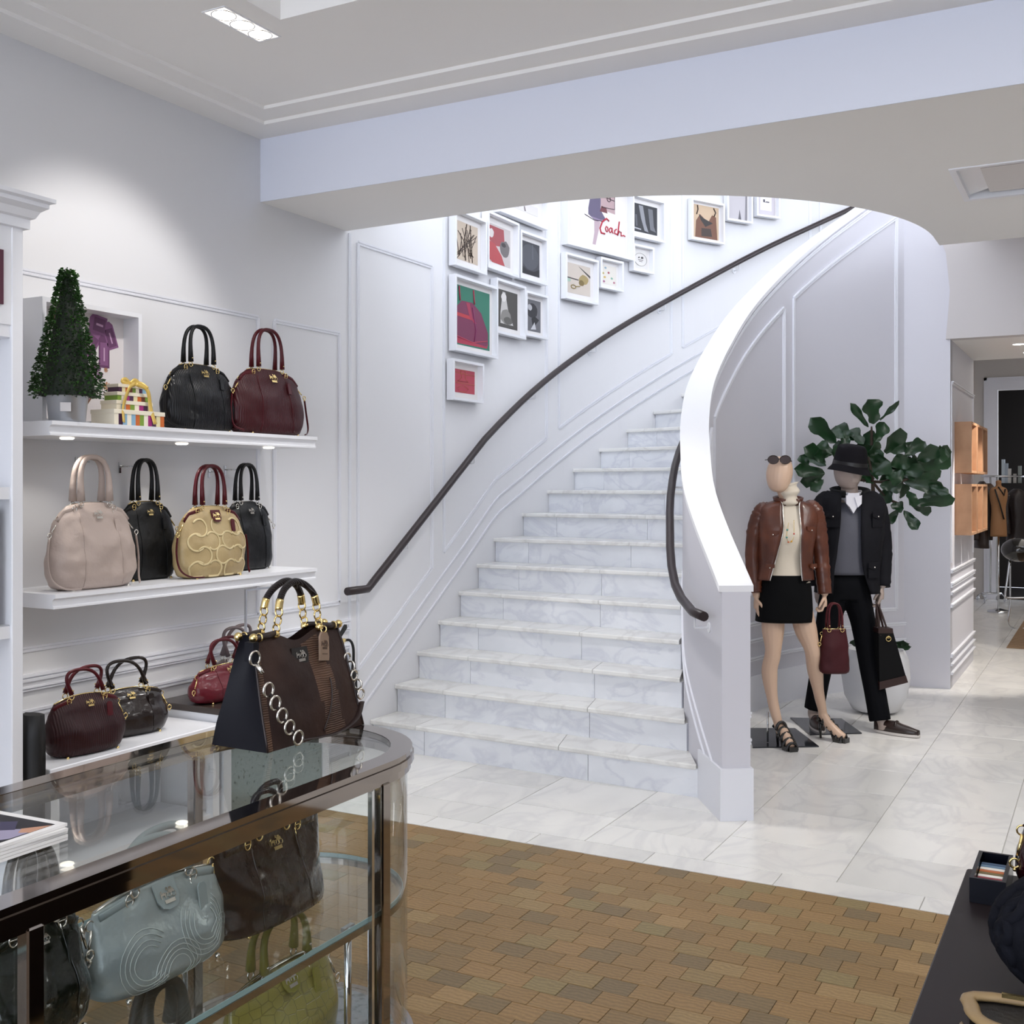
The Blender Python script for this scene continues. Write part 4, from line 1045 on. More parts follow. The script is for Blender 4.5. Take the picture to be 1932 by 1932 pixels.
# ------------------------------------------------------------------ topiary, shadow box, gift boxes
y, _ = onx(127, 800, -3.70)
tp_ = thing('topiary', 'cone shaped leafy topiary in a galvanised metal pot on the upper shelf', 'plant', (-3.70, y, SH1))
d_ = -(-3.70)*sT+y*cT; pm = d_/FX     # metres per pixel there
m = MB(); m.lathe([(.064, 0), (.070, .004), (.081, .118), (.084, .123), (.081, .125), (.076, .121), (.066, .10), (.001, .10)], n=28)
m.build('pot', mat('galvanised_metal', '#b4b7bd', .35, .6, (20, .1, .002)), tp_)
m = MB(); m.prism([(-.02, .04), (.02, .04), (.02, .075), (-.02, .075)], -.0005, .0005, 'Y'); o = m.build('pot_label', mat('label_white', '#d9d5d4', .6), tp_); o.location = (.056, -.055, 0); o.rotation_euler = (.08, 0, R(45))
Ht = (795-506)*pm; hb_ = .105; LG = mat('topiary_leaf', '#24401c', .4, 0, var=(14, '#3d6a26', .45, .75), tex='Object')
m = MB(); m.tube([(0, 0, .09), (0, 0, Ht-.04)], .008, 6); m.build('stem', mat('bark', '#3a2a1c', .8), tp_)
random.seed(5); m = MB()
cone = lambda v: .014+.116*(1-v)**.95+(.006 if v < .2 else 0)
m.lathe([(cone((i/10))*.80, hb_+(Ht-hb_-.01)*i/10) for i in range(11)], n=16, mi=1, smooth=False)
for i in range(3600):
    v = random.random()**1.25; a = random.uniform(0, 2*PI); r_ = cone(v)*random.uniform(.82, 1.1)+.002; z = hb_+(Ht-hb_)*v
    if v < .05: r_ *= random.uniform(.5, 1)
    c_ = Vector((math.cos(a)*r_, math.sin(a)*r_, z)); out = Vector((math.cos(a), math.sin(a), random.uniform(-.8, .5))).normalized()
    l = random.uniform(.010, .019); up = Vector((random.uniform(-.6, .6), random.uniform(-.6, .6), random.uniform(-.3, 1))).normalized()
    sd = out.cross(up); 
    if sd.length < .1: continue
    sd.normalize(); nn = sd.cross(out)*.25
    m.add([c_, c_+out*l*.5+sd*l*.38+nn*l, c_+out*l, c_+out*l*.5-sd*l*.38+nn*l], [(0, 1, 2, 3)], 0)
for (a, zz) in ((2.6, .86), (.9, .93), (4.0, .9)):
    c0 = Vector((0, 0, Ht*zz)); dd = Vector((math.cos(a)*.5, math.sin(a)*.9, .25))*.05
    m.tube([c0, c0+dd], .0012, 4, 1); c_ = c0+dd; m.add([c_, c_+Vector((.004, .010, .008)), c_+Vector((0, .004, .022)), c_+Vector((-.004, -.008, .01))], [(0, 1, 2, 3)], 0)
f = m.build('foliage', [LG, mat('topiary_dark', '#0f1c0c', .7)], tp_); f['kind'] = 'stuff'
# shadow box
y0, z1 = onx(80, 560, -3.84); y1, z2 = onx(268, 592, -3.84)
SBH = (z1+z2)/2-SH1
sb_ = thing('shadow_box', 'deep white box frame with purple luggage tag print leaning behind the topiary', 'picture', (-3.98, (y0+y1)/2, SH1+.001), PI/2)
W2 = (y1-y0)/2; Dp = .14; f_ = .02
m = MB()
m.bx(-W2, -W2+f_, -Dp, 0, 0, SBH); m.bx(W2-f_, W2, -Dp, 0, 0, SBH); m.bx(-W2+f_, W2-f_, -Dp, 0, SBH-f_, SBH); m.bx(-W2+f_, W2-f_, -Dp, 0, 0, f_)
m.build('frame', FIX, sb_)
AR = [mat('art_paper', '#e9e4e4', .6), mat('art_purple', '#8a5a86', .6), mat('art_plum', '#6a3f66', .6), mat('art_orange', '#b5793f', .6), mat('art_brown', '#7a5a44', .6), mat('art_lilac', '#c9a3c4', .6)]
m = MB(); m.bx(-W2+f_, W2-f_, -.045, -.04, f_, SBH-f_, 0); yy = -.0455
def apoly(poly, mi, k=0): m.prism(poly, yy-.0004-k*.0003, yy-k*.0003, 'Y', mi)
def atag(cx, cz, w_, h_, a, mi, mi2, k):
    w_, h_ = w_*1.35, h_*1.35; ca, sa = math.cos(a), math.sin(a)
    def rt(L): return [(cx+x*ca-z*sa, cz+x*sa+z*ca) for x, z in L]
    apoly(rt([(-w_, -h_), (w_, -h_), (w_, h_*.7), (w_*.5, h_), (-w_*.5, h_), (-w_, h_*.7)]), mi, k)
    apoly(rt([(-w_*.75, -h_*.85), (w_*.75, -h_*.85), (w_*.75, h_*.5), (-w_*.75, h_*.5)]), mi2, k+1)
    apoly(rt([(-w_*.12, -h_*.6), (w_*.12, -h_*.6), (w_*.12, h_*.2), (-w_*.12, h_*.2)]), 5, k+2)
atag(.062, SBH*.72, .03, .05, -.55, 1, 2, 0); atag(.135, SBH*.66, .022, .055, 0, 2, 1, 1); atag(.168, SBH*.80, .022, .045, .35, 1, 2, 2); atag(.10, SBH*.88, .03, .035, 1.4, 1, 2, 3)
atag(-.08, SBH*.86, .03, .05, 1.3, 4, 3, 1); atag(-.1, SBH*.5, .03, .05, .3, 4, 3, 1); atag(-.05, SBH*.16, .035, .05, .2, 3, 4, 1); atag(.02, SBH*.30, .03, .04, .9, 4, 5, 1)
for cx, cz, r_, mi in ((.085, SBH*.46, .04, 1), (.15, SBH*.36, .018, 3), (.145, SBH*.50, .010, 3), (-.13, SBH*.2, .02, 3)):
    for k in range(8):
        a = 2*PI*k/8; apoly([(cx, cz), (cx+math.cos(a-.22)*r_, cz+math.sin(a-.22)*r_), (cx+math.cos(a)*r_*1.15, cz+math.sin(a)*r_*1.15), (cx+math.cos(a+.22)*r_, cz+math.sin(a+.22)*r_)], mi, 2)
m.build('tag_print', AR, sb_)
# striped gift boxes
LID = mat('cream_lid', '#efe7d2', .45); STR = [LID]+[mat('stripe_'+n, c_, .5) for n, c_ in (('magenta', '#a02a78'), ('orange', '#c8672a'), ('green', '#7a9a3a'), ('plum', '#4a2a4a'), ('sky', '#8ab0c8'), ('cream', '#e6dcae'), ('brown', '#7a4636'))]
RIB = mat('gold_ribbon', '#d9b85e', .35, .2)
gy = onx(240, 800, -3.74)[0]; gz = SH1+.001; random.seed(9)
for i, (w_, h_, l_) in enumerate(((.285, .062, .026), (.200, .036, .022), (.175, .032, .020), (.150, .030, .018))):
    lab = ['widest bottom striped gift box with a cream lid on the upper shelf', 'second striped gift box from the bottom of the stack', 'second striped gift box from the top of the stack', 'smallest top striped gift box under the ribbon bow'][i]
    t = thing('gift_box', lab, 'box', (-3.733, gy+(.0 if i == 0 else -.008), gz), PI/2-.02*i, 'striped gift boxes stacked on the upper shelf')
    m = MB(); n = 12 if i == 0 else 8
    ww, dd = w_-.006, w_*.50-.006
    for k in range(n):
        a, b_ = -ww/2+ww*k/n, -ww/2+ww*(k+1)/n; c_ = [0, 4, 5, 0, 5, 2, 3, 0, 1, 4, 6, 2, 7, 3][(k*1+i*3) % 14]
        m.bx(a, b_, -dd/2, dd/2, 0, h_-.004, c_)
    m.build('box_body', STR, t)
    m = MB(); m.bx(-w_/2, w_/2, -w_*.25, w_*.25, h_-l_*.55, h_+.004, bev=.001); m.build('lid', LID, t)
    gz += h_+.0045
t = thing('ribbon', 'loose gold ribbon tied over the stack of striped gift boxes', 'ribbon', (-3.733, gy-.008, gz), PI/2)
m = MB(); zt = 0
def rb(pts): m.tube(catmull(pts, 5), .010, 6, flat=(.15, 1), up=(0, 1, 0))
H_ = gz-SH1
rb([(0, -.05, .004), (-.05, -.068, -.02), (-.08, -.066, -H_+.08), (-.095, -.085, -H_+.012)]); rb([(0, -.05, .004), (.05, -.068, -.02), (.072, -.066, -H_+.08), (.08, -.085, -H_+.012)])
for sgn in (-1, 1): rb([(0, -.02, .004), (sgn*.025, -.02, .022), (sgn*.045, -.02, .012), (sgn*.02, -.022, .004), (0, -.02, .004)])
rb([(0, -.02, .004), (.03, -.05, .006), (.05, -.07, -.015)])
m.build('bow', RIB, t)
# ------------------------------------------------------------------ extinguisher and handbag stand
ey, _ = onx(655, 1200, -3.9)
ex = thing('fire_extinguisher', 'chrome fire extinguisher with a black hose beside the stair wall', 'extinguisher', (-3.88, 5.16, .30))
m = MB(); m.lathe([(.05, 0), (.062, .01), (.064, .30), (.055, .345), (.03, .37), (.018, .38), (.018, .40)], n=24); m.build('cylinder', CHROME, ex)
m = MB(); m.bx(-.015, .015, -.02, .02, .40, .435); m.tube([(0, .02, .42), (0, .045, .42)], .012, 10); m.build('valve', GOLD, ex)
m = MB(); m.add([(-.01, -.01, .435), (.01, -.01, .435), (.01, .055, .49), (-.01, .055, .49), (-.01, -.01, .45), (.01, -.01, .45), (.01, .05, .51), (-.01, .05, .51)], [(0, 3, 2, 1), (4, 5, 6, 7), (0, 1, 5, 4), (1, 2, 6, 5), (2, 3, 7, 6), (3, 0, 4, 7)]); m.build('lever', BLACKV, ex)
m = MB(); m.tube(catmull([(0, .03, .42), (.01, .08, .415), (.015, .105, .37), (.015, .108, .28)], 6), .008, 8); m.build('hose', BLACKV, ex)
m = MB(); m.tube([(.015, .108, .29), (.015, .11, .20), (.015, .11, .02)], [.010, .02, .024], 12); m.build('horn', BLACKV, ex)
y, z = onx(608, 1191, -3.99)
t = thing('sign', 'tiny red and white sticker on the wall above the big brown handbag', 'sign', (-3.999, y, z), PI/2)
MB().bx(-.028, .028, -.003, 0, -.02, .02).build('panel', mat('sticker_red', '#c8392c', .5), t)
MB().bx(-.022, .022, -.004, -.003, .004, .026).build('white_field', FIX, t)
t = thing('handbag_stand', 'slim chrome handbag stand behind the big brown handbag', 'stand', (-3.80, 4.33, DZ+.001), PI/2)
zz = onx(530, 1108, -3.80)[1]-DZ
m = MB(); m.bx(-.06, .06, -.05, .05, 0, .006); m.build('base', CHROME, t)
m = MB(); m.bx(-.055, -.045, -.005, .005, .006, zz); m.build('post', CHROME, t)
m = MB(); m.bx(-.055, .16, -.005, .005, zz, zz+.010); m.bx(.155, .165, -.012, .012, zz-.012, zz+.02); m.build('arm', CHROME, t)
# ================================================================== PICTURES ON THE CURVED WALL
AM = {}
def A(c):
    if c not in AM: AM[c] = mat('print_'+c[1:], c, .5)
    return AM[c]
def rectp(x0, z0, x1, z1): return [(x0, z0), (x1, z0), (x1, z1), (x0, z1)]
def picture(label, px0, px1, pyl_top, pyl_bot, bg, shapes=(), mt=.10, strokes=(), bd=.07, deep=.055, pyr_bot=None):
    """frame on the outer wall; photo corners give place and size; shapes in 0..1 art space"""
    pm = (px0+px1)/2; off = .03
    u0, zt = whit(px0, pyl_top, off); _, zb = whit(px0, pyl_bot, off); u1, _ = whit(px1, 500, off); um, _ = whit(pm, 500, off)
    um = (u0+u1)/2; p = wpos(um, .012); n = wnrm(um); H_ = zt-zb
    W_ = (wpos(u1, off)-wpos(u0, off)).length
    t = thing('framed_picture', label, 'picture', (p.x, p.y, zb), math.atan2(n.y, n.x)+PI/2, 'white framed pictures on the curved stair wall')
    w2 = W_/2; f = .018; m = MB(); d = deep
    m.bx(-w2, -w2+f, -d, 0, 0, H_); m.bx(w2-f, w2, -d, 0, 0, H_); m.bx(-w2+f, w2-f, -d, 0, 0, f); m.bx(-w2+f, w2-f, -d, 0, H_-f, H_)
    m.build('frame', FIX, t)
    MB().bx(-w2+f, w2-f, -.010, 0, f, H_-f).build('mat_board', A('#e9e6e4'), t)
    x0, x1, z0, z1 = -w2+f+W_*mt, w2-f-W_*mt, f+W_*mt, H_-f-W_*mt
    cols = [bg]; m = MB(); m.bx(x0, x1, -.0115, -.010, z0, z1, 0)
    def q(p): return (x0+(x1-x0)*p[0], z0+(z1-z0)*p[1])
    for i, (c_, poly) in enumerate(shapes):
        if c_ not in cols: cols.append(c_)
        m.prism([q(p) for p in poly], -.0118-.00015*i, -.0115, 'Y', cols.index(c_))
    for i, (c_, wd, pts) in enumerate(strokes):
        if c_ not in cols: cols.append(c_)
        m.tube([(q(p)[0], -.0135, q(p)[1]) for p in pts], wd, 5, cols.index(c_), flat=(1, .25) if False else None)
    m.build('print', [A(c_) for c_ in cols], t)
    return t
def blob(cx, cz, rx, rz, n=14, j=0.12, s=1):
    random.seed(s); return [(cx+rx*math.cos(2*PI*i/n)*(1+random.uniform(-j, j)), cz+rz*math.sin(2*PI*i/n)*(1+random.uniform(-j, j))) for i in range(n)]
random.seed(1)
tw = [('#4a3e36', .0022, [(random.random()*.8, random.random()*.2), (random.random(), .6+random.random()*.4)]) for _ in range(16)]+[('#3c3028', .004, [(.45, .02), (.38, .5), (.5, .98)]), ('#3c3028', .003, [(.75, .02), (.65, .98)])]
picture('tall white framed print of bare branches, leftmost of the picture wall', 851, 911, 392, 500, '#cbbba8', strokes=tw)
picture('white framed red and grey fashion photograph right of the branches print', 913, 973, 397, 505, '#c9c2c0', [('#a34a50', [(0, .95), (.7, .95), (.75, .5), (.3, .45), (0, .6)]), ('#b3474b', [(.0, .1), (.0, .55), (.3, .5), (.6, .25), (.75, 0), (.2, 0)]), ('#6f6a6a', blob(.75, .45, .22, .22)), ('#d8d2d0', blob(.15, .75, .12, .12)), ('#3a3436', blob(.7, .55, .1, .06, s=3))])
picture('white framed photograph of a dark round leather bag on the picture wall', 976, 1027, 434, 525, '#3b3c42', [('#4d4f56', blob(.5, .55, .45, .4, 20, .02)), ('#141319', [(0, 0), (1, 0), (1, .25), (.7, .13), (.35, .13), (0, .25)]), ('#5a5c63', [(.6, .5), (.68, .5), (.66, .95), (.6, .95)])])
picture('large white framed pale sketch cut off by the ceiling edge', 938, 1029, 335, 399, '#dfdbd9', [('#4a3c40', [(.35, .25), (.45, .22), (.42, .5), (.36, .5)]), ('#6c6264', [(.62, .1), (.66, .1), (.63, .6), (.6, .6)])])
bg_ = [('#7a2f52', [(0, .05), (.05, .62), (.2, .75), (.5, .76), (.75, .62), (.95, .3), (.95, .08), (.8, .05)]), ('#b3334e', [(.0, .06), (.0, .12), (.9, .06), (.95, .12), (.92, .03), (.1, .02)]), ('#c03a44', [(.05, .48), (.5, .46), (.5, .52), (.05, .54)]), ('#a83452', [(.32, .74), (.42, .74), (.5, .5), (.62, .42), (.55, .42), (.42, .5)])]
picture('largest low white framed pop print of a crimson handbag on green', 851, 932, 517, 661, '#2f7a64', bg_, .06, [('#b23a54', .006, [(.15, .74), (.12, .98)]), ('#b23a54', .006, [(.55, .74), (.52, .98)]), ('#d04660', .003, [(.05, .14), (.5, .08), (.93, .16)]), ('#8a3a66', .004, [(.5, .68), (.6, .3), (.55, .1)])])
picture('white framed black and white photograph of a lit tower form', 930, 986, 524, 628, '#4a4742', [('#c9c6c2', [(.3, .95), (.42, .95), (.55, .5), (.8, .1), (.2, .1), (.2, .4)]), ('#8a8782', blob(.45, .3, .25, .2, s=4)), ('#e2dfdc', blob(.35, .8, .12, .12, s=5)), ('#5f5c58', blob(.55, .2, .2, .1, s=6))])
picture('small white framed black and white photograph of stacked shapes', 986, 1028, 548, 633, '#6a6a6e', [('#2b2b2f', blob(.45, .65, .35, .25, s=7)), ('#b9b9bd', blob(.3, .75, .15, .1, s=8)), ('#1d1d20', [(.5, .1), (.9, .4), (.6, .5), (.4, .4)]), ('#c9c9cd', [(.35, .05), (.7, .08), (.6, .3)])])
picture('lowest small white framed print in plain red with faint gold lines', 847, 905, 676, 754, '#b84455', [], .10, [('#c98a4a', .0012, [(0, .86), (1, .80)]), ('#c98a4a', .0012, [(0, .42), (1, .40)]), ('#c47a48', .0012, [(.35, .95), (.55, .95), (.55, .65), (.7, .5), (.2, .48), (.4, .65), (.35, .95)]), ('#c47a48', .0012, [(.4, .3), (.2, .2), (.3, .05), (.6, .05), (.7, .2), (.5, .32)])])
co = '#b5243c'
script_ = [(co, .0075, [(.70, .50), (.66, .53), (.59, .46), (.55, .34), (.57, .27), (.63, .27)]), (co, .0055, [(.655, .32), (.64, .36), (.655, .40), (.68, .39), (.685, .345), (.67, .315), (.655, .32)]), (co, .0055, [(.755, .385), (.735, .40), (.71, .375), (.705, .33), (.725, .315), (.745, .335), (.758, .395), (.757, .34), (.775, .315)]), (co, .006, [(.83, .40), (.80, .37), (.80, .32), (.84, .32)]), (co, .0065, [(.88, .54), (.85, .30), (.88, .38), (.91, .37), (.91, .31), (.96, .33), (.98, .32)])]
mdl = [('#5d5470', [(.36, .62), (.42, .98), (.55, 1), (.58, .62), (.66, .50), (.45, .46), (.36, .52)]), ('#b59a9c', [(.56, .66), (.57, .95), (.80, .95), (.81, .64)]), ('#6b3138', [(.55, .62), (.58, .72), (.66, .70), (.68, .62)]), ('#b9a3ac', [(.46, .46), (.56, .44), (.52, .25), (.48, .05), (.43, .05), (.46, .25)]), ('#8a7a96', [(.40, .50), (.60, .48), (.5, .44)])]
picture('largest white framed fashion sketch with red handwriting, centre of the picture wall', 1065, 1191, 320, 461, '#e6e1dd', mdl, .03, script_+[('#2e2433', .003, [(.30, .50), (.45, .45), (.62, .47)]), ('#3a2c30', .003, [(.60, .96), (.80, .96), (.80, .72), (.58, .70)]), ('#3a2c30', .003, [(.6, .88), (.8, .86)]), ('#3a2c30', .0035, blob(.70, .86, .03, .04, 10, 0)+blob(.70, .86, .03, .04, 10, 0)[:1])], bd=.03, deep=.07)
ch_ = [('#a3905f', blob(.72, .52, .2, .17, s=11)), ('#7d6a3c', blob(.62, .40, .12, .10, s=12)), ('#3a3634', [(.5, .95), (1, .7), (1, .62), (.56, .9)]), ('#4a4644', [(0, .52), (.5, .50), (.5, .46), (0, .48)]), ('#a7bfae', blob(.08, .42, .1, .06, s=13))]
picture('white framed photograph of a gold chain and key on pale paper', 1062, 1124, 476, 563, '#cfc4b8', ch_, .10, [('#94814a', .004, blob(.28, .22, .10, .06, 12, .05)+[(.36, .24), (.55, .28)])])
picture('small white framed print with scattered pastel motifs', 1128, 1171, 485, 543, '#e3ded4', [(c_, blob(x, z, .07, .06, 8, .1, i)) for i, (c_, x, z) in enumerate((('#c0b26a', .15, .55), ('#a54a56', .5, .62), ('#7fae98', .7, .35), ('#b87a8a', .85, .15), ('#8ea8b8', .3, .85), ('#d0b060', .25, .35), ('#a56a8a', .2, .12)))], .10)
picture('white framed black and white photograph of walking legs', 1189, 1250, 366, 446, '#23242a', [('#8e9096', [(.2, .95), (.38, .95), (.5, .35), (.62, .05), (.45, .08), (.3, .5)]), ('#6a6c72', [(.6, .9), (.8, .9), (.85, .3), (.95, .1), (.7, .15), (.65, .5)]), ('#b5b6bb', [(.0, .15), (.3, .12), (.3, .08), (0, .1)]), ('#55575e', [(.05, .6), (.12, .6), (.15, .2), (.08, .2)])])
em = [('#3a3434', [(.32, .56), (.44, .58), (.46, .66), (.36, .64)]), ('#3a3434', [(.52, .56), (.70, .57), (.68, .68), (.56, .68)]), ('#6a6262', [(.34, .46), (.68, .46), (.68, .50), (.34, .50)]), ('#6a6262', [(.40, .38), (.62, .38), (.62, .41), (.40, .41)])]
picture('small white framed round stamp print with a tiny carriage', 1190, 1229, 460, 511, '#e2dfdb', em, .08, [('#8a8480', .0015, [(.5+.42*math.cos(2*PI*i/24), .5+.36*math.sin(2*PI*i/24)) for i in range(25)])])
bb = [('#6e4630', [(.12, 0), (.15, .5), (.3, .72), (.6, .5), (.75, .75), (.9, .7), (.95, 0)]), ('#241d1a', [(.25, .72), (.4, .62), (.78, .5), (.5, .35), (.32, .55)]), ('#3a2a22', [(.35, .3), (.7, .32), (.75, .08), (.35, .05)])]
picture('white framed photograph of a slouchy brown leather bag on sand', 1301, 1363, 374, 452, '#c8ae90', bb, .05, [('#3a2a22', .006, [(.17, .7), (.22, .85), (.2, .98)]), ('#3a2a22', .006, [(.82, .72), (.88, .84), (.8, .97)])])
picture('white framed pale abstract print beside the sand coloured bag photograph', 1368, 1416, 340, 416, '#bdb9bd', [('#4a484e', [(0, 0), (.08, 0), (.1, 1), (0, 1)]), ('#5a585e', [(.55, 0), (.7, 0), (.62, .3)]), ('#8a878c', [(.88, 0), (1, 0), (1, 1), (.92, 1)])], .05)
picture('small white framed print with a little mark on a grey mount, rightmost picture', 1424, 1468, 340, 408, '#c9c3c9', [('#e9e7e6', rectp(.2, .15, .8, .85)), ('#4a4650', rectp(.35, .42, .45, .52)), ('#4a4650', rectp(.5, .42, .68, .46)), ('#4a4650', rectp(.42, .42, .6, .44))], .04)
# ================================================================== MANNEQUINS
SKIN = mat('mannequin_skin', '#d0b199', .4); SKINM = mat('mannequin_skin_grey', '#a5958c', .4)
def limb(mb, pts, n=14, flat=None, mi=None, up=None, k=5):
    P_ = catmull([p[:3] for p in pts], k); rr = []
    for i in range(len(pts)-1):
        for j in range(k):
            t = j/k; t = t*t*(3-2*t); rr.append(pts[i][3]*(1-t)+pts[i+1][3]*t)
    rr.append(pts[-1][3]); mb.tube(P_, rr, n, mi, flat=flat, up=up)
def torso(mb, rings, n=28, mi=None, nz=0, seed=0, k=5, e=2.3):
    """rings: (z, cx, cy, rx, ry)"""
    P_ = catmull([(r[0], r[1], r[2]) for r in rings], k); Q = catmull([(r[3], r[4], 0) for r in rings], k); R_ = []
    for p, q in zip(P_, Q):
        rg = []
        for i in range(n):
            a = 2*PI*i/n; c_, s_ = math.cos(a), math.sin(a)
            f = 1+nz*noise.noise(Vector((c_*2+seed, s_*2, p.x*9)))
            rg.append((p.y+q.x*f*math.copysign(abs(c_)**(2/e), c_), p.z+q.y*f*math.copysign(abs(s_)**(2/e), s_), p.x))
        R_.append(rg)
    mb.loft(R_, mi)
def hand(mb, w, d, side, pn, curl=.5, s=1.0):
    """w wrist, d pointing direction, side = thumb side direction, pn palm normal (towards which fingers curl)"""
    w, d, side, pn = Vector(w), Vector(d).normalized(), Vector(side).normalized(), Vector(pn).normalized()
    mb.tube([w-d*.02, w+d*.015*s, w+d*.05*s, w+d*.085*s], [.024*s, .028*s, .038*s, .036*s], 14, flat=(.42, 1), up=pn)
    for i, (o, L_) in enumerate(((-.027, .052), (-.009, .067), (.010, .072), (.028, .064))):
        b = w+d*.082*s-side*(-o)*s*1.0; pts = [b-d*.02]; p = b.copy(); ang = 0
        for j, f in enumerate((.45, .32, .23)):
            ang += curl*(.55+.2*j)*(1+.1*(1.5-i)); dd = d*math.cos(ang)+pn*math.sin(ang); p = p+dd*L_*f*s*1.15; pts.append(p.copy())
        mb.tube(pts, [.0085*s, .0085*s, .0075*s, .0062*s], 8)
    b = w+d*.022*s+side*.026*s; p1 = b+(d*.5+side*.6+pn*.4).normalized()*.036*s; p2 = p1+(d*.85+side*.05+pn*.5).normalized()*.028*s; p3 = p2+(d*.9+pn*.4-side*.1).normalized()*.022*s
    mb.tube([b-side*.012*s, p1, p2, p3], [.011*s, .0105*s, .009*s, .007*s], 8)
def head(mb, c, h, tilt=0, turn=0, face=True):
    """egg head; c centre, h height; tilt around the view axis"""
    M_ = Matrix.Translation(c) @ Matrix.Rotation(tilt, 4, 'Y') @ Matrix.Rotation(turn, 4, 'Z')
    rings = []
    for i in range(15):
        v = i/14; z = -math.cos(PI*v)*h/2
        wd = math.sin(PI*v)**.62*(.36 if v > .5 else .36-.10*(1-v*2)**1.2)*h; dp = math.sin(PI*v)**.6*.42*h
        rg = []
        for k_ in range(20):
            a = 2*PI*k_/20; x = math.cos(a)*wd; y = math.sin(a)*dp+h*smooth_interp([(0, -.02), (1, .03)], v)
            if face and math.sin(a) < -.9:
                if .28 < v < .36: y -= .05*h
                elif .36 <= v < .5: y -= .035*h
                if abs(math.cos(a)) > .1 and .48 < v < .56: y += .02*h
            rg.append(M_ @ Vector((x, y, z)))
        rings.append(rg)
    mb.loft(rings)
    if face:
        for sx in (-1, 1): mb.ball(M_ @ Vector((sx*.345*h, .05*h, -.02*h)), .045*h, n=8, m=6, sx=.4, sz=1.3)
        mb.tube([M_ @ Vector((0, -.40*h, .06*h)), M_ @ Vector((0, -.455*h, -.10*h)), M_ @ Vector((0, -.42*h, -.13*h))], [.02*h, .038*h, .02*h], 8)
        mb.tube([M_ @ Vector((-.08*h, -.375*h, -.24*h)), M_ @ Vector((0, -.40*h, -.235*h)), M_ @ Vector((.08*h, -.375*h, -.24*h))], [.012*h, .025*h, .012*h], 8)
def remesh(o, vs=.005, it=3):
    m = o.modifiers.new('remesh', 'REMESH'); m.mode = 'VOXEL'; m.voxel_size = vs; m.use_smooth_shade = True
    s_ = o.modifiers.new('smooth', 'SMOOTH'); s_.factor = .5; s_.iterations = it
def coat(rings, n=40, k=5, nz=.02, seed=0, e=2.4):
    """open-fronted garment; rings (z,cx,cy,rx,ry,xl,xr)"""
    A_ = catmull([r[0:3] for r in rings], k); B_ = catmull([(r[3], r[4], 0) for r in rings], k); C_ = catmull([(r[5], r[6], 0) for r in rings], k); out = []
    for p, q, c_ in zip(A_, B_, C_):
        z, cx, cy, rx, ry = p.x, p.y, p.z, q.x, q.y
        f = lambda x: math.acos(max(-.98, min(.98, math.copysign(abs((x-cx)/rx)**(e/2), x-cx))))
        a0, a1 = -f(c_.y), 2*PI-f(c_.x); rg = []
        for i in range(n+1):
            a = a0+(a1-a0)*i/n; ca, sa = math.cos(a), math.sin(a)
            g = 1+nz*noise.noise(Vector((ca*2.5+seed, sa*2.5, z*11)))
            rg.append((cx+rx*g*math.copysign(abs(ca)**(2/e), ca), cy+ry*g*math.copysign(abs(sa)**(2/e), sa), z))
        out.append(rg)
    mb = MB(); mb.loft(out, closed=False); return mb, out
def solid(o, t=.006):
    m = o.modifiers.new('solidify', 'SOLIDIFY'); m.thickness = t; m.offset = 0
def sleeve(pts, seed, n=16, k=8, amp=.006):
    P_ = catmull([p[:3] for p in pts], k); rr = []
    for i in range(len(pts)-1):
        for j in range(k): t = j/k; rr.append(pts[i][3]*(1-t)+pts[i+1][3]*t+amp*noise.noise(Vector((seed, (i*k+j)*.9, 0))))
    rr.append(pts[-1][3]); mb = MB(); mb.tube(P_, rr, n); return mb
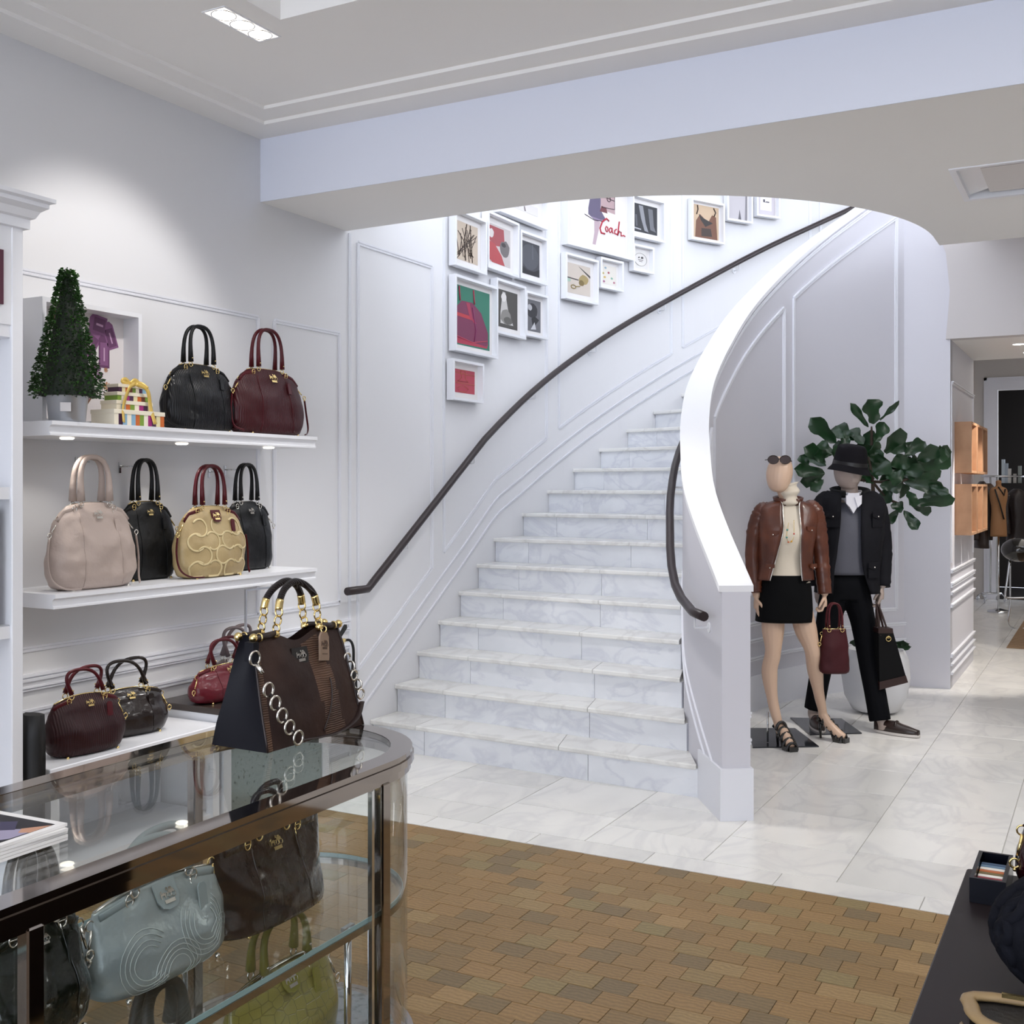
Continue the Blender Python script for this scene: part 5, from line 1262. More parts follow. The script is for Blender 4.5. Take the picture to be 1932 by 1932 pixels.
def build_female():
    s_ = 300.7
    def X(px): return (px-1490)/s_
    def Z(py): return (1400-py)/s_
    g = atz(1490, 1400, 0)
    t = thing('mannequin', 'female mannequin in a brown leather jacket, cream turtleneck and black miniskirt', 'mannequin', (g[0], g[1], 0), TH)
    def P_(px, py, y, r): return (X(px), y, Z(py), r)
    b = MB()
    head(b, Vector((X(1469), -.02, Z(895))), .225, .16, 0, face=False)
    limb(b, [P_(1476, 915, 0, .045), P_(1485, 945, .01, .042), P_(1487, 965, .02, .06)])
    torso(b, [(Z(957), X(1486), .02, .08, .05), (Z(975), X(1486), .02, .13, .06), (Z(1040), X(1484), .02, .10, .07), (Z(1080), X(1482), .02, .11, .075), (Z(1115), X(1482), .02, .14, .085), (Z(1140), X(1482), .02, .14, .085)])
    limb(b, [P_(1460, 1120, .0, .075), P_(1457, 1180, -.02, .072), P_(1455, 1228, -.05, .050), P_(1449, 1265, -.04, .050), P_(1454, 1320, -.06, .034), P_(1462, 1362, -.10, .028), P_(1465, 1376, -.11, .026)])
    limb(b, [P_(1506, 1120, .0, .070), P_(1518, 1180, .0, .072), P_(1531, 1225, -.02, .050), P_(1539, 1262, .02, .050), P_(1550, 1312, .06, .034), P_(1559, 1345, .09, .028), P_(1560, 1358, .10, .026)])
    # feet sloping down into the sandals
    b.tube([P_(1464, 1368, -.10, 0)[:3], (X(1467), -.16, .10), (X(1472), -.215, .045), (X(1476), -.25, .035)], [.028, .030, .030, .020], 10)
    b.tube([P_(1560, 1352, .10, 0)[:3], (X(1568), .05, .10), (X(1582), .0, .05), (X(1592), -.02, .035)], [.028, .030, .030, .020], 10)
    limb(b, [P_(1440, 966, .02, .04), P_(1424, 1055, .04, .036), P_(1427, 1118, .0, .024), P_(1427, 1126, .0, .023)])
    limb(b, [P_(1534, 966, .02, .035), P_(1551, 1050, .04, .036), P_(1555, 1112, .0, .024), P_(1555, 1122, .0, .023)])
    hand(b, (X(1427), 0, Z(1124)), (.0, -.05, -1), (.0, -1, -.1), (1, .1, 0), .45, .95)
    hand(b, (X(1555), 0, Z(1120)), (.0, -.05, -1), (-.2, -1, 0), (-1, 0, 0), 1.25, .95)
    o = b.build('body', SKIN, t); remesh(o, .0045)
    CR = mat('cream_knit', '#d8cdbb', .7, 0, (120, .25, .002), sheen=.3)
    m = MB(); torso(m, [(Z(948), X(1488), .01, .055, .05), (Z(962), X(1487), .01, .12, .075), (Z(985), X(1486), .0, .145, .10), (Z(1010), X(1484), -.01, .14, .115), (Z(1050), X(1482), .01, .125, .10), (Z(1085), X(1482), .01, .14, .11), (Z(1098), X(1484), .01, .15, .115)], nz=.02)
    m.build('sweater', CR, t)
    m = MB(); R_ = []
    for i in range(15):
        v = i/14; z = Z(952)+(Z(912)-Z(952))*v; rr = .058+.010*math.sin(v*13)-.006*v; cx = X(1489)+(X(1490)-X(1489))*v
        R_.append([(cx+math.cos(2*PI*k/20)*rr, -.005+math.sin(2*PI*k/20)*rr+.01*math.sin(2*PI*k/20+1), z+.012*math.cos(2*PI*k/20)*v) for k in range(20)])
    m.loft(R_); m.build('turtleneck', CR, t)
    BL = mat('brown_jacket_leather', '#4f2718', .38, 0, (22, .5, .006), var=(9, '#6a3822', .4, .75), coat=.15)
    rg = [(Z(945), X(1488), .02, .085, .075, X(1470), X(1506)), (Z(953), X(1487), .02, .16, .085, X(1472), X(1503)), (Z(968), X(1486), .02, .192, .105, X(1471), X(1502)), (Z(1000), X(1484), .01, .182, .13, X(1469), X(1502)), (Z(1040), X(1482), .01, .170, .125, X(1460), X(1502)), (Z(1070), X(1481), .01, .170, .125, X(1452), X(1503)), (Z(1093), X(1480), .01, .180, .13, X(1446), X(1505))]
    m, out = coat(rg, nz=.035, seed=3); j = m.build('jacket', BL, t); solid(j)
    m = MB(); m.tube([Vector(r[0])+Vector((0, -.004, 0)) for r in out], .004, 6); m.build('zip_edge', SILVER, j)
    m = MB(); m.tube([Vector(r[-1])+Vector((0, -.004, 0)) for r in out], .004, 6); m.build('zip_edge', SILVER, j)
    m = MB(); cs = [[(X(1488)+math.cos(a)*(.080+.012*v), .015+math.sin(a)*(.072+.012*v), Z(950)+.04*v+.012*math.sin(a)) for a in [R(-68)+R(316)*i/24 for i in range(25)]] for v in (0, .5, 1)]
    m.loft(cs, closed=False); c_ = m.build('collar', BL, j); solid(c_, .008)
    for px, py, w_, rz in ((1452, 1000, .07, .1), (1522, 992, .07, -.1), (1447, 1062, .055, .05), (1528, 1062, .055, -.05)):
        m = MB(); m.prism([(-w_/2, 0), (w_/2, 0), (w_/2, -.022), (0, -.036), (-w_/2, -.022)], -.008, .004, 'Y'); m.ball((0, -.010, -.024), .005, 1, 8, 6)
        pk = m.build('pocket_flap', [BL, SILVER], j)
        dx = abs(X(px)-X(1484))/.175; yy = .01-.128*(1-dx**2.4)**(1/2.4); pk.location = (X(px), yy-.004, Z(py)); pk.rotation_euler = (0, 0, (.5*dx+.2)*(1 if px > 1484 else -1))
    for sgn, pts in ((1, [P_(1456, 958, .02, .030), P_(1443, 961, .02, .050), P_(1436, 972, .02, .056), P_(1428, 1000, .03, .056), P_(1423, 1050, .035, .050), P_(1424, 1090, .01, .046), P_(1427, 1118, 0, .042)]), (2, [P_(1520, 955, .02, .030), P_(1531, 957, .02, .050), P_(1539, 968, .02, .056), P_(1546, 1000, .03, .056), P_(1552, 1050, .035, .050), P_(1554, 1090, .01, .046), P_(1556, 1120, 0, .044)])):
        m = sleeve(pts, sgn*3.1); m.build('sleeve', BL, j)
    SK = mat('black_denim', '#08090b', .85, 0, (90, .2, .002), spec=.15)
    m = MB(); torso(m, [(Z(1084), X(1482), .01, .140, .11), (Z(1105), X(1482), .01, .160, .12), (Z(1140), X(1481), .01, .172, .125), (Z(1172), X(1480), .01, .178, .13)], nz=.01)
    m.build('skirt', SK, t)
    # necklace
    m = MB(); pts = catmull([(X(1479), -.118, Z(985)), (X(1475), -.125, Z(1010)), (X(1480), -.122, Z(1022)), (X(1488), -.122, Z(1012)), (X(1489), -.118, Z(980))], 8); m.tube(pts, .0018, 5)
    nk = m.build('necklace', GOLD, t)
    for i, c_ in ((4, '#3d8f86'), (9, '#3d8f86'), (14, '#c96a4a'), (20, '#d8a23a'), (26, '#c7453a')):
        m = MB(); m.ball(pts[i], .006, n=8, m=6); m.build('bead', A(c_), nk)
    # sunglasses pushed up on the head
    SG = mat('sunglass_lens', '#4a4040', .1, .3); sg = MB(); cx, cz = X(1462), Z(868)
    for dx in (-.036, .038): sg.ring((cx+dx, -.112, cz-dx*.0), .030, .003, 'Y', 18, 6, sx=1.1, sz=.85)
    sg.tube([(cx-.004, -.114, cz+.004), (cx+.006, -.114, cz+.004)], .003, 6)
    sg.tube([(cx+.062, -.11, cz+.002), (cx+.09, -.06, cz-.008), (cx+.095, .03, cz-.02)], .003, 6); sg.tube([(cx-.06, -.11, cz+.002), (cx-.07, -.04, cz)], .003, 6)
    gl = sg.build('sunglasses', mat('tortoise', '#2a1c16', .2), t)
    for dx in (-.036, .038):
        m = MB(); m.prism([(cx+dx+.031*math.cos(2*PI*i/16), cz+.024*math.sin(2*PI*i/16)) for i in range(16)], -.113, -.111, 'Y'); m.build('lens', SG, gl)
    # strappy heeled sandals
    SB = mat('black_patent_shoe', '#0c0b0c', .2, coat=.6)
    for (hx, hy, tx, ty) in ((1461, -.085, 1478, -.27), (1557, .115, 1596, -.03)):
        h0 = Vector((X(hx), hy, 0)); t0 = Vector((X(tx), ty, 0)); d = (t0-h0); L_ = d.length; d.normalize(); n_ = Vector((-d.y, d.x, 0))
        m = MB(); R_ = []
        for i in range(11):
            v = i/10; z = .102*(1-smooth_interp([(0, 0), (.25, .12), (.7, .80), (1, .82)], v))+.012; w_ = .026+.014*math.sin(PI*min(1, v*1.05)**1.4); th = .010+.014*(v > .55)
            c_ = h0+d*L_*v; zb = 0.0 if v > .55 else z-.008
            R_.append([c_+n_*w_+Vector((0, 0, zb)), c_+n_*w_+Vector((0, 0, z)), c_-n_*w_+Vector((0, 0, z)), c_-n_*w_+Vector((0, 0, zb))])
        m.loft(R_, smooth=False); sh = m.build('sandal', SB, t)
        m = MB(); m.tube([h0+Vector((0, 0, .108))+d*.008, h0+Vector((0, 0, .05))+d*.0, h0+d*.004], [.018, .010, .007], 8); m.build('heel', SB, sh)
        for v, zz, rr in ((.18, .145, .034), (.34, .125, .036), (.5, .098, .038), (.66, .070, .040), (.82, .048, .036)):
            c_ = h0+d*L_*(v+.05); zz = zz if v > .2 else .15
            m = MB(); pts = [c_+n_*rr*math.cos(a)+Vector((0, 0, zz-.045+.047*math.sin(a))) for a in [PI*i/10 for i in range(11)]]
            m.tube(pts, .010, 6, flat=(.3, 1) if False else None); m.build('strap', SB, sh)
        m = MB(); m.tube([h0+n_*.028+Vector((0, 0, .115)), h0-d*.012+Vector((0, 0, .135)), h0-n_*.028+Vector((0, 0, .115))], .012, 6); m.build('heel_cup', SB, sh)
    m = MB(); m.tube([(X(1445), -.05, .012), (X(1445), -.05, .20)], .006, 8); m.build('support_rod', CHROME, t)
def build_male():
    s_ = 283.0
    def X(px): return (px-1610)/s_
    def Z(py): return (1371.8-py)/s_
    g = atz(1610, 1371.8, 0)
    t = thing('mannequin', 'male mannequin in a dark jacket, grey sweater, black hat and navy trousers', 'mannequin', (g[0], g[1], 0), TH)
    def P_(px, py, y, r): return (X(px), y, Z(py), r)
    b = MB()
    head(b, Vector((X(1597), -.04, Z(887))), .25, .08, .25)
    limb(b, [P_(1602, 905, .0, .055), P_(1604, 935, .01, .056), P_(1606, 955, .02, .08)])
    torso(b, [(Z(944), X(1606), .02, .08, .05), (Z(965), X(1606), .02, .14, .06), (Z(1050), X(1600), .02, .12, .08), (Z(1110), X(1594), .02, .12, .08)])
    for L_ in ([(1612, 1118, .0, .060), (1628, 1180, -.02, .05), (1634, 1240, -.06, .045), (1640, 1300, -.12, .042), (1649, 1352, -.17, .036), (1650, 1366, -.18, .036)], [(1575, 1118, .0, .060), (1562, 1180, .0, .05), (1553, 1240, .0, .045), (1544, 1300, .02, .042), (1537, 1340, .03, .036), (1537, 1352, .03, .036)]): limb(b, [P_(*q) for q in L_])
    b.tube([P_(1650, 1362, -.18, 0)[:3], (X(1664), -.22, .055), (X(1690), -.26, .035)], [.036, .036, .026], 10)
    b.tube([P_(1537, 1350, .03, 0)[:3], (X(1537), -.02, .055), (X(1536), -.10, .035)], [.036, .036, .026], 10)
    limb(b, [P_(1655, 945, .02, .045), P_(1668, 1020, .03, .042), P_(1662, 1095, -.03, .028), P_(1661, 1104, -.03, .027)])
    limb(b, [P_(1552, 945, .02, .045), P_(1538, 1025, .05, .042), P_(1545, 1095, .04, .028), P_(1546, 1104, .04, .027)])
    hand(b, (X(1661), -.03, Z(1104)), (-.05, -.05, -1), (-.5, -1, 0), (-1, .3, -.1), .95, 1.08)
    hand(b, (X(1546), .04, Z(1104)), (.0, -.05, -1), (.3, -1, 0), (1, .2, 0), .5, 1.08)
    o = b.build('body', SKINM, t); remesh(o, .0048)
    GS = mat('grey_knit', '#4a4b55', .85, 0, (110, .25, .002), sheen=.2)
    m = MB(); torso(m, [(Z(948), X(1604), .02, .09, .06), (Z(962), X(1604), .02, .16, .085), (Z(1000), X(1602), .0, .175, .115), (Z(1050), X(1597), .0, .160, .12), (Z(1083), X(1594), .0, .155, .118)], nz=.03, seed=4)
    m.build('sweater', GS, t)
    SHW = mat('white_shirt', '#dcdbe2', .6)
    m = MB(); m.loft([[(X(1603)+math.cos(a)*(.066+.01*v), .0+math.sin(a)*(.062+.014*v), Z(940)+.055*v-.02*(math.sin(a) < 0)*(-math.sin(a))) for a in [R(-75)+R(330)*i/24 for i in range(25)]] for v in (0, .5, 1)], closed=False)
    o = m.build('shirt_collar', SHW, t); solid(o, .005)
    m = MB(); m.prism([(X(1588), Z(945)), (X(1602), Z(968)), (X(1616), Z(945)), (X(1612), Z(930)), (X(1592), Z(930))], -.098, -.06, 'Y'); m.build('shirt_front', SHW, t)
    for sgn in (-1, 1):
        m = MB(); c_ = X(1602); m.prism([(c_+sgn*.005, Z(938)), (c_+sgn*.052, Z(934)), (c_+sgn*.050, Z(950)), (c_+sgn*.026, Z(957))], -.108, -.098, 'Y'); m.build('collar_point', SHW, t)
    JK = mat('charcoal_jacket_cloth', '#0e0e14', .8, 0, (60, .35, .004), spec=.2)
    rg = [(Z(925), X(1605), .02, .105, .085, X(1583), X(1624)), (Z(934), X(1605), .02, .185, .10, X(1582), X(1618)), (Z(950), X(1606), .02, .222, .125, X(1579), X(1616)), (Z(1000), X(1605), .01, .215, .15, X(1574), X(1612)), (Z(1050), X(1602), .01, .205, .15, X(1568), X(1614)), (Z(1085), X(1600), .01, .205, .15, X(1564), X(1620)), (Z(1118), X(1600), .01, .212, .155, X(1562), X(1632))]
    m, out = coat(rg, nz=.04, seed=8); j = m.build('jacket', JK, t); solid(j, .008)
    m = MB(); m.loft([[(X(1605)+math.cos(a)*(.10+.028*v), .015+math.sin(a)*(.085+.025*v), Z(938)+.075*v*(.75+.25*math.sin(a))) for a in [R(-62)+R(304)*i/28 for i in range(29)]] for v in (0, .35, .7, 1)], closed=False)
    c_ = m.build('collar', mat('dark_collar', '#0b0b0e', .9, 0, (80, .6, .006)), j); solid(c_, .014)
    for px, py in ((1563, 968), (1644, 968), (1636, 1062)):
        m = MB(); m.bx(-.042, .042, -.006, .004, -.09, 0); m.prism([(-.045, .012), (.045, .012), (.045, -.022), (0, -.036), (-.045, -.022)], -.012, -.006, 'Y'); m.ball((0, -.014, -.020), .006, 1, 8, 6)
        pk = m.build('pocket', [JK, SILVER], j); dx = min(.98, abs(X(px)-X(1604))/.21); pk.location = (X(px), .01-.15*(1-dx**2.4)**(1/2.4)-.004, Z(py)); pk.rotation_euler = (0, 0, (.45*dx+.1)*(1 if px > 1604 else -1))
    for sd, pts in ((5, [P_(1632, 938, .02, .035), P_(1646, 941, .02, .056), P_(1655, 955, .02, .066), P_(1663, 985, .03, .064), P_(1669, 1030, .03, .058), P_(1667, 1070, 0, .052), P_(1663, 1106, -.03, .048)]), (6, [P_(1574, 938, .02, .035), P_(1561, 941, .02, .056), P_(1552, 955, .02, .066), P_(1543, 985, .03, .064), P_(1538, 1030, .05, .058), P_(1542, 1070, .05, .052), P_(1545, 1106, .04, .048)])):
        m = sleeve(pts, sd*2.2); m.build('sleeve', JK, j)
    NV = mat('dark_navy_denim', '#06070c', .9, 0, (70, .2, .002), spec=.15)
    m = MB(); torso(m, [(Z(1083), X(1594), .01, .150, .11), (Z(1105), X(1594), .01, .162, .12), (Z(1130), X(1594), .01, .16, .115)], nz=.01)
    limb(m, [P_(1614, 1118, .0, .095), P_(1628, 1180, -.02, .082), P_(1634, 1240, -.06, .073), P_(1640, 1300, -.12, .070), P_(1645, 1350, -.165, .070)], k=6)
    limb(m, [P_(1574, 1118, .0, .095), P_(1562, 1180, .0, .082), P_(1553, 1240, .0, .073), P_(1544, 1300, .02, .068), P_(1538, 1340, .03, .066)], k=6)
    o = m.build('trousers', NV, t); remesh(o, .009, 2)
    # bucket hat
    HT = mat('black_hat_felt', '#0f0d12', .9, spec=.2); M_ = Matrix.Translation((X(1600), -.035, Z(880))) @ Matrix.Rotation(.10, 4, 'Y') @ Matrix.Rotation(.12, 4, 'X')
    prof = [(.138, -.034), (.130, -.018), (.113, .002), (.108, .02), (.101, .08), (.093, .118), (.078, .138), (.04, .147), (.001, .145)]
    m = MB(); m.loft([[M_ @ Vector((math.cos(2*PI*k/28)*r_, math.sin(2*PI*k/28)*r_*1.28, z+.006*math.sin(2*PI*k/28*2)*(r_ > .11))) for k in range(28)] for r_, z in prof], cap=(False, True))
    h = m.build('hat', HT, t)
    m = MB(); m.loft([[M_ @ Vector((math.cos(2*PI*k/28)*r_, math.sin(2*PI*k/28)*r_*1.28, z)) for k in range(28)] for r_, z in ((.1115, .008), (.108, .034))], cap=(False, False)); m.build('hat_band', mat('black_ribbon', '#0a090b', .4), h)
    # loafers
    LF = mat('brown_loafer', '#24140f', .35, coat=.2); SO = mat('white_sole', '#cfc9c4', .6)
    for (hx, hy, tx, ty) in ((1636, -.14, 1706, -.34), (1539, .09, 1535, -.16)):
        h0 = Vector((X(hx), hy, 0)); t0 = Vector((X(tx), ty, 0)); d = (t0-h0).normalized(); L_ = .30; n_ = Vector((-d.y, d.x, 0))
        def outline(v): return .036*(math.sin(PI*min(.999, max(.001, v)))**.35)*(1+.22*math.sin(PI*v*1.0-.6))
        m = MB(); m.loft([[h0+d*L_*v+n_*outline(v)*q+Vector((0, 0, z)) for q, z in ((1.06, .004), (1.06, .020), (-1.06, .020), (-1.06, .004))] for v in [.004+.992*i/14 for i in range(15)]], smooth=False)
        sh = m.build('sole', SO, t)
        R_ = []
        for i in range(15):
            v = .01+.975*i/14; w_ = outline(v); hh = smooth_interp([(0, .075), (.3, .07), (.45, .072), (.7, .050), (1, .030)], v)
            R_.append([h0+d*L_*v+n_*w_*math.cos(a)+Vector((0, 0, .018+hh*max(0, math.sin(a))**.7)) for a in [PI*k/12 for k in range(13)]])
        m = MB(); m.loft(R_, closed=True); m.build('upper', LF, sh)
        m = MB(); c_ = h0+d*L_*.50; m.tube([c_+n_*.036*math.cos(a)+Vector((0, 0, .045+.042*math.sin(a))) for a in [.3+(PI-.6)*k/8 for k in range(9)]], .008, 6); m.build('saddle_strap', LF, sh)
build_female(); build_male()
PLM = mat('dark_glass_plate', '#3a3c42', .08, .4)
for (nm, lab, q) in (('base_plate', 'dark mirrored base plate under the female mannequin', [(1412, 1374), (1500, 1374), (1545, 1408), (1420, 1410)]), ('base_plate', 'dark mirrored base plate under the male mannequin, behind the other plate', [(1491, 1354), (1588, 1356), (1626, 1383), (1528, 1386)])):
    pts = [atz(*p, .006) for p in q]; m = MB(); m.prism(pts, .0005, .008, 'Z'); o = m.build(nm, PLM); tag(o, lab, 'plate', None)
# carried bags
p = atd(1574, 1270, 6.97); ph = atd(1556, 1146, 6.97)
bag('handbag', 'dark red suede bucket handbag hanging from the female mannequin hand', (p.x, p.y, p.z), TH, .185, .275, .11, ph.z-p.z+.012, leather('dark_red_suede', '#3b0d14', .6), L_burg, GOLD, 'bucket', seed=21, hang=False, emb=False, buckle=False, hspan=.22, hr=.006, clip=-1, seam=False, feet=False)
def tote_bag():
    p = atd(1681, 1290, 7.30); t = thing('tote_bag', 'tall black tote bag with a brown base in the male mannequin hand', 'tote bag', (p.x, p.y, p.z), TH)
    s_ = 2108/7.30; BK = mat('black_canvas', '#08080a', .8, spec=.2); BR = mat('brown_leather_base', '#2a1410', .45)
    def q(px, py): return ((px-1681)/s_, (1290-py)/s_)
    def slab(poly, d0, nm, mt, parent):
        m = MB(); n = len(poly); m.loft([[(x, y, z) for x, z in poly] for y in (-d0, d0)], smooth=False); return m.build(nm, mt, parent)
    slab([q(1655, 1298), q(1707, 1284), q(1679, 1186), q(1653, 1186)], .05, 'body', BK, t)
    slab([q(1654.5, 1299), q(1708, 1285), q(1704, 1272), q(1654.5, 1284)], .053, 'base', BR, t)
    slab([q(1652.5, 1193), q(1680.5, 1193), q(1679.5, 1184), q(1652.5, 1184)], .052, 'top_trim', BR, t)
    for y in (-.045, .045):
        m = MB(); a, b_ = q(1657, 1192), q(1673, 1192); tp = q(1654, 1142)
        m.tube(catmull([(a[0], y, a[1]-.02), (a[0]-.004, y*.6, a[1]+.06), (tp[0], 0, tp[1]), (tp[0]+.02, y*.3, tp[1]-.03), (b_[0], y, b_[1]-.02)], 6), .007, 6); m.build('handle', BR, t)
    m = MB(); c_ = q(1671, 1203); m.ring((c_[0], -.056, c_[1]), .016, .003, 'Y', 16, 6); m.tube([(c_[0]-.014, -.056, c_[1]+.006), (c_[0]+.014, -.056, c_[1]+.006)], .003, 6); m.build('d_ring', GOLD, t)
tote_bag()
# ================================================================== PLANT
def plant():
    g = atz(1652, 1343, 0); D0 = -g[0]*sT+g[1]*cT
    t = thing('potted_fig', 'fiddle-leaf fig with big dark leaves in a round white pot behind the mannequins', 'plant', (g[0], g[1], 0), TH)
    s_ = FX/D0
    def Q(zx, zy): px = 1350+zx/2.684; py = 730+zy/2.684; return Vector(((px-1652)/s_, 0, EYE+(HY-py)/s_))
    m = MB(); m.lathe([(.10, 0), (.16, .02), (.215, .12), (.235, .25), (.225, .38), (.195, .45), (.185, .445), (.19, .40), (.001, .40)], n=36); m.build('pot', mat('white_pot', '#dfe0e4', .3), t)
    m = MB(); m.lathe([(.19, .398), (.16, .41), (.001, .415)], n=20); m.build('soil', mat('soil', '#1f1712', .9, 0, (30, .8, .02)), t)
    LM = mat('fig_leaf', '#16331b', .32, 0, (18, .3, .004), var=(5, '#28492a', .4, .8)); BKm = mat('fig_bark', '#3d3026', .8)
    LV = [(790,190,758,68,125),(765,205,664,92,45),(815,170,890,85,34),(605,285,468,165,85),(660,260,595,215,70),(720,270,642,188,80),(760,290,700,205,90),(800,280,850,180,80),(850,335,900,222,105),(840,330,770,240,105),(560,380,445,305,85),(570,400,490,330,75),(545,435,388,418,75),(560,440,438,488,70),(610,340,530,295,90),(900,330,1005,290,80),(960,345,1072,272,80),(1010,375,1090,312,90),(1030,405,1232,335,125),(1050,425,1172,462,90),(1000,440,1122,482,80),(930,430,1052,390,100),(870,465,990,345,90),(850,470,962,430,90),(780,440,865,380,110),(760,410,800,300,115),(900,480,880,605,70),(930,470,1003,552,80),(950,480,1132,522,80),(975,595,1222,560,75),(1000,600,1105,637,50),(930,620,880,692,55),(945,625,998,716,62),(900,500,848,592,70),(880,600,945,612,60),(700,340,618,298,90),(1060,500,1132,540,50),(820,500,925,500,80),(960,520,982,602,70),(620,360,555,335,80),(880,400,945,362,100),(1000,420,1082,362,90),(560,340,480,352,70),(680,300,660,215,75),(830,400,720,360,100),(740,470,800,420,90),(1010,350,1020,270,60),(1110,390,1180,310,90),(480,400,440,345,60),(540,470,470,520,60),(1040,560,1120,500,60)]
    random.seed(12); anchors = [Q(770, 330), Q(600, 400), Q(930, 430), Q(950, 600), Q(1030, 440), Q(790, 200)]
    for _ in range(16):
        a_ = random.uniform(0, 2*PI); q_ = random.uniform(.3, 1); LV.append((800+20*random.random(), 420, 830+190*q_*math.cos(a_), 400+110*q_*math.sin(a_), random.uniform(60, 95)))
        L0 = LV[-1]; LV[-1] = ((L0[0]+2*L0[2])/3-20, (L0[1]+2*L0[3])/3, L0[2]+30*math.cos(a_), L0[3]+30*math.sin(a_), L0[4])
    LV2 = [(660, 1290, 720, 1262, 55), (690, 1300, 705, 1268, 40), (890, 1300, 936, 1296, 40), (880, 1285, 915, 1278, 30)]
    base = Vector((0, 0, .40)); j = Q(800, 480)+Vector((0, .02, 0))
    m = MB(); m.tube(catmull([base, Vector((.02, .01, .8)), j], 6), [.018]*12+[.012], 8); m.build('trunk', BKm, t)
    for a in anchors[:5]+[Q(790, 200)]:
        m = MB(); m.tube(catmull([j, j.lerp(a, .5)+Vector((0, random.uniform(-.05, .05), -.03)), a], 5), [.010]*10+[.006], 6); m.build('branch', BKm, t)
    for i, (bx_, by_, tx, ty, wd) in enumerate(LV+LV2):
        y0 = random.uniform(-.16, .20) if i < len(LV) else -.2; b_ = Q(bx_, by_); e_ = Q(tx, ty); b_.y = y0*.5; e_.y = y0+random.uniform(-.10, .06)
        d = e_-b_; L_ = d.length; d.normalize(); side = Vector((0, -1, 0)).cross(d).normalized(); tl = random.uniform(-.5, .5)
        nrm = side.cross(d).normalized(); side = (side*math.cos(tl)+nrm*math.sin(tl)); nrm = side.cross(d).normalized()
        if nrm.y > 0: nrm = -nrm
        w_ = wd/2.684/s_/2/max(.75, math.cos(tl)); rows = []
        for k in range(9):
            v = k/8; wv_ = w_*smooth_interp([(0, .06), (.12, .42), (.3, .62), (.45, .66), (.7, 1.0), (.88, .85), (1, .05)], v)
            wav = .012*math.sin(v*11+i); c_ = b_+d*L_*v-nrm*(.04*v*v)*L_*2
            rows.append([c_-side*wv_+nrm*(wv_*.30+wav), c_-side*wv_*.5+nrm*wv_*.10, c_, c_+side*wv_*.5+nrm*wv_*.10, c_+side*wv_+nrm*(wv_*.30-wav)])
        m = MB(); m.loft(rows, closed=False); o = m.build('leaf', LM, t)
plant()
# ================================================================== HALL
WD = mat('light_oak', '#a67c5c', .55, 0, None, var=(8, '#b88e6c', .3, .7))
for r_, (zb, zt, nm) in enumerate(((1.715, 2.13, 'upper'), (1.21, 1.625, 'lower'))):
    for i in range(3):
        y = 9.70+i*.455
        t = thing('wooden_display_box', f'{["nearest","middle","farthest"][i]} light oak open display box in the {nm} row on the hall wall', 'box', (XB, y, zb), 0, 'oak display boxes on the hall wall')
        H_ = zt-zb; W_ = .40; D_ = .13
        m = MB(); m.bx(0, D_, 0, .02, 0, H_); m.bx(0, D_, W_-.02, W_, 0, H_); m.bx(0, D_, .02, W_-.02, 0, .02); m.bx(0, D_, .02, W_-.02, H_-.02, H_); m.build('frame', WD, t)
        MB().bx(0.001, .01, .02, W_-.02, .02, H_-.02).build('back', WD, t)
        c_ = [['#5a2a20', '#7a3a2c', '#3a2420'], ['#27355e', '#c4522e', '#3b4658']][r_][i]
        m = MB(); m.M = Matrix.Translation((.07, .2, H_*.55)); m.tube([(0, -.05, .1), (.01, -.03, -.08), (.02, .0, -.11), (.01, .03, -.08), (0, .05, .1)], .022, 8)
        o = m.build('folded_scarf', A(c_)); o.matrix_world = Matrix.Translation((XB, y, zb)); tag(o, f'{["dark red","brick","umber"][i] if r_==0 else ["navy","orange","slate"][i]} folded scarf in the {["nearest","middle","farthest"][i]} {nm} oak box', 'scarf')
# rug
ra, rb_ = atz(1899, 1222, .004), atz(1926, 1135, .004)
m = MB(); n = 46
for i in range(n):
    y0 = ra[1]+(rb_[1]-ra[1])*i/n; y1 = ra[1]+(rb_[1]-ra[1])*(i+1)/n-.02; m.bx(ra[0], ra[0]+1.6, y0, y1, .001, .010)
o = m.build('rug', mat('jute', '#8a7055', .9, 0, (40, .6, .01))); tag(o, 'long brown ribbed jute rug on the marble hall floor', 'rug'); o['kind'] = 'stuff'
# clothes rack with coats and a dress form, seen far down the hall
def garment(name, label, pxl, pxr, pyt, pyb, d, c, cat='jacket', c2=None, seed=0):
    a = atd((pxl+pxr)/2, pyb, d); s_ = FX/d; w_ = (pxr-pxl)/s_; h_ = (pyb-pyt)/s_
    t = thing(name, label, cat, (a.x, a.y, a.z), TH)
    m = MB(); torso(m, [(0, 0, 0, w_*.42, .13), (h_*.3, 0, 0, w_*.36, .12), (h_*.7, 0, 0, w_*.40, .13), (h_*.88, 0, 0, w_*.40, .11), (h_*.97, 0, 0, w_*.2, .08), (h_, 0, 0, w_*.1, .05)], nz=.08, seed=seed); m.build('body', mat(name+'_cloth'+str(seed), c, .45, 0, (20, .5, .01)), t)
    for sx in (-1, 1):
        m = sleeve([(sx*w_*.36, 0, h_*.88, .055), (sx*w_*.46, 0, h_*.6, .05), (sx*w_*.45, -.03, h_*.3, .045), (sx*w_*.43, -.04, h_*.12, .04)], seed+sx); m.build('sleeve', MATS[name+'_cloth'+str(seed)], t)
    return t, w_, h_
garment('leather_coat', 'dark brown leather coat on the chrome rack, nearest the oak boxes', 1839, 1866, 908, 1034, 14.4, '#2a1a13', 'coat', seed=1)
garment('leather_coat', 'olive brown leather jacket hanging in the middle of the chrome rack', 1850, 1880, 912, 1012, 14.8, '#4a3220', 'coat', seed=2)
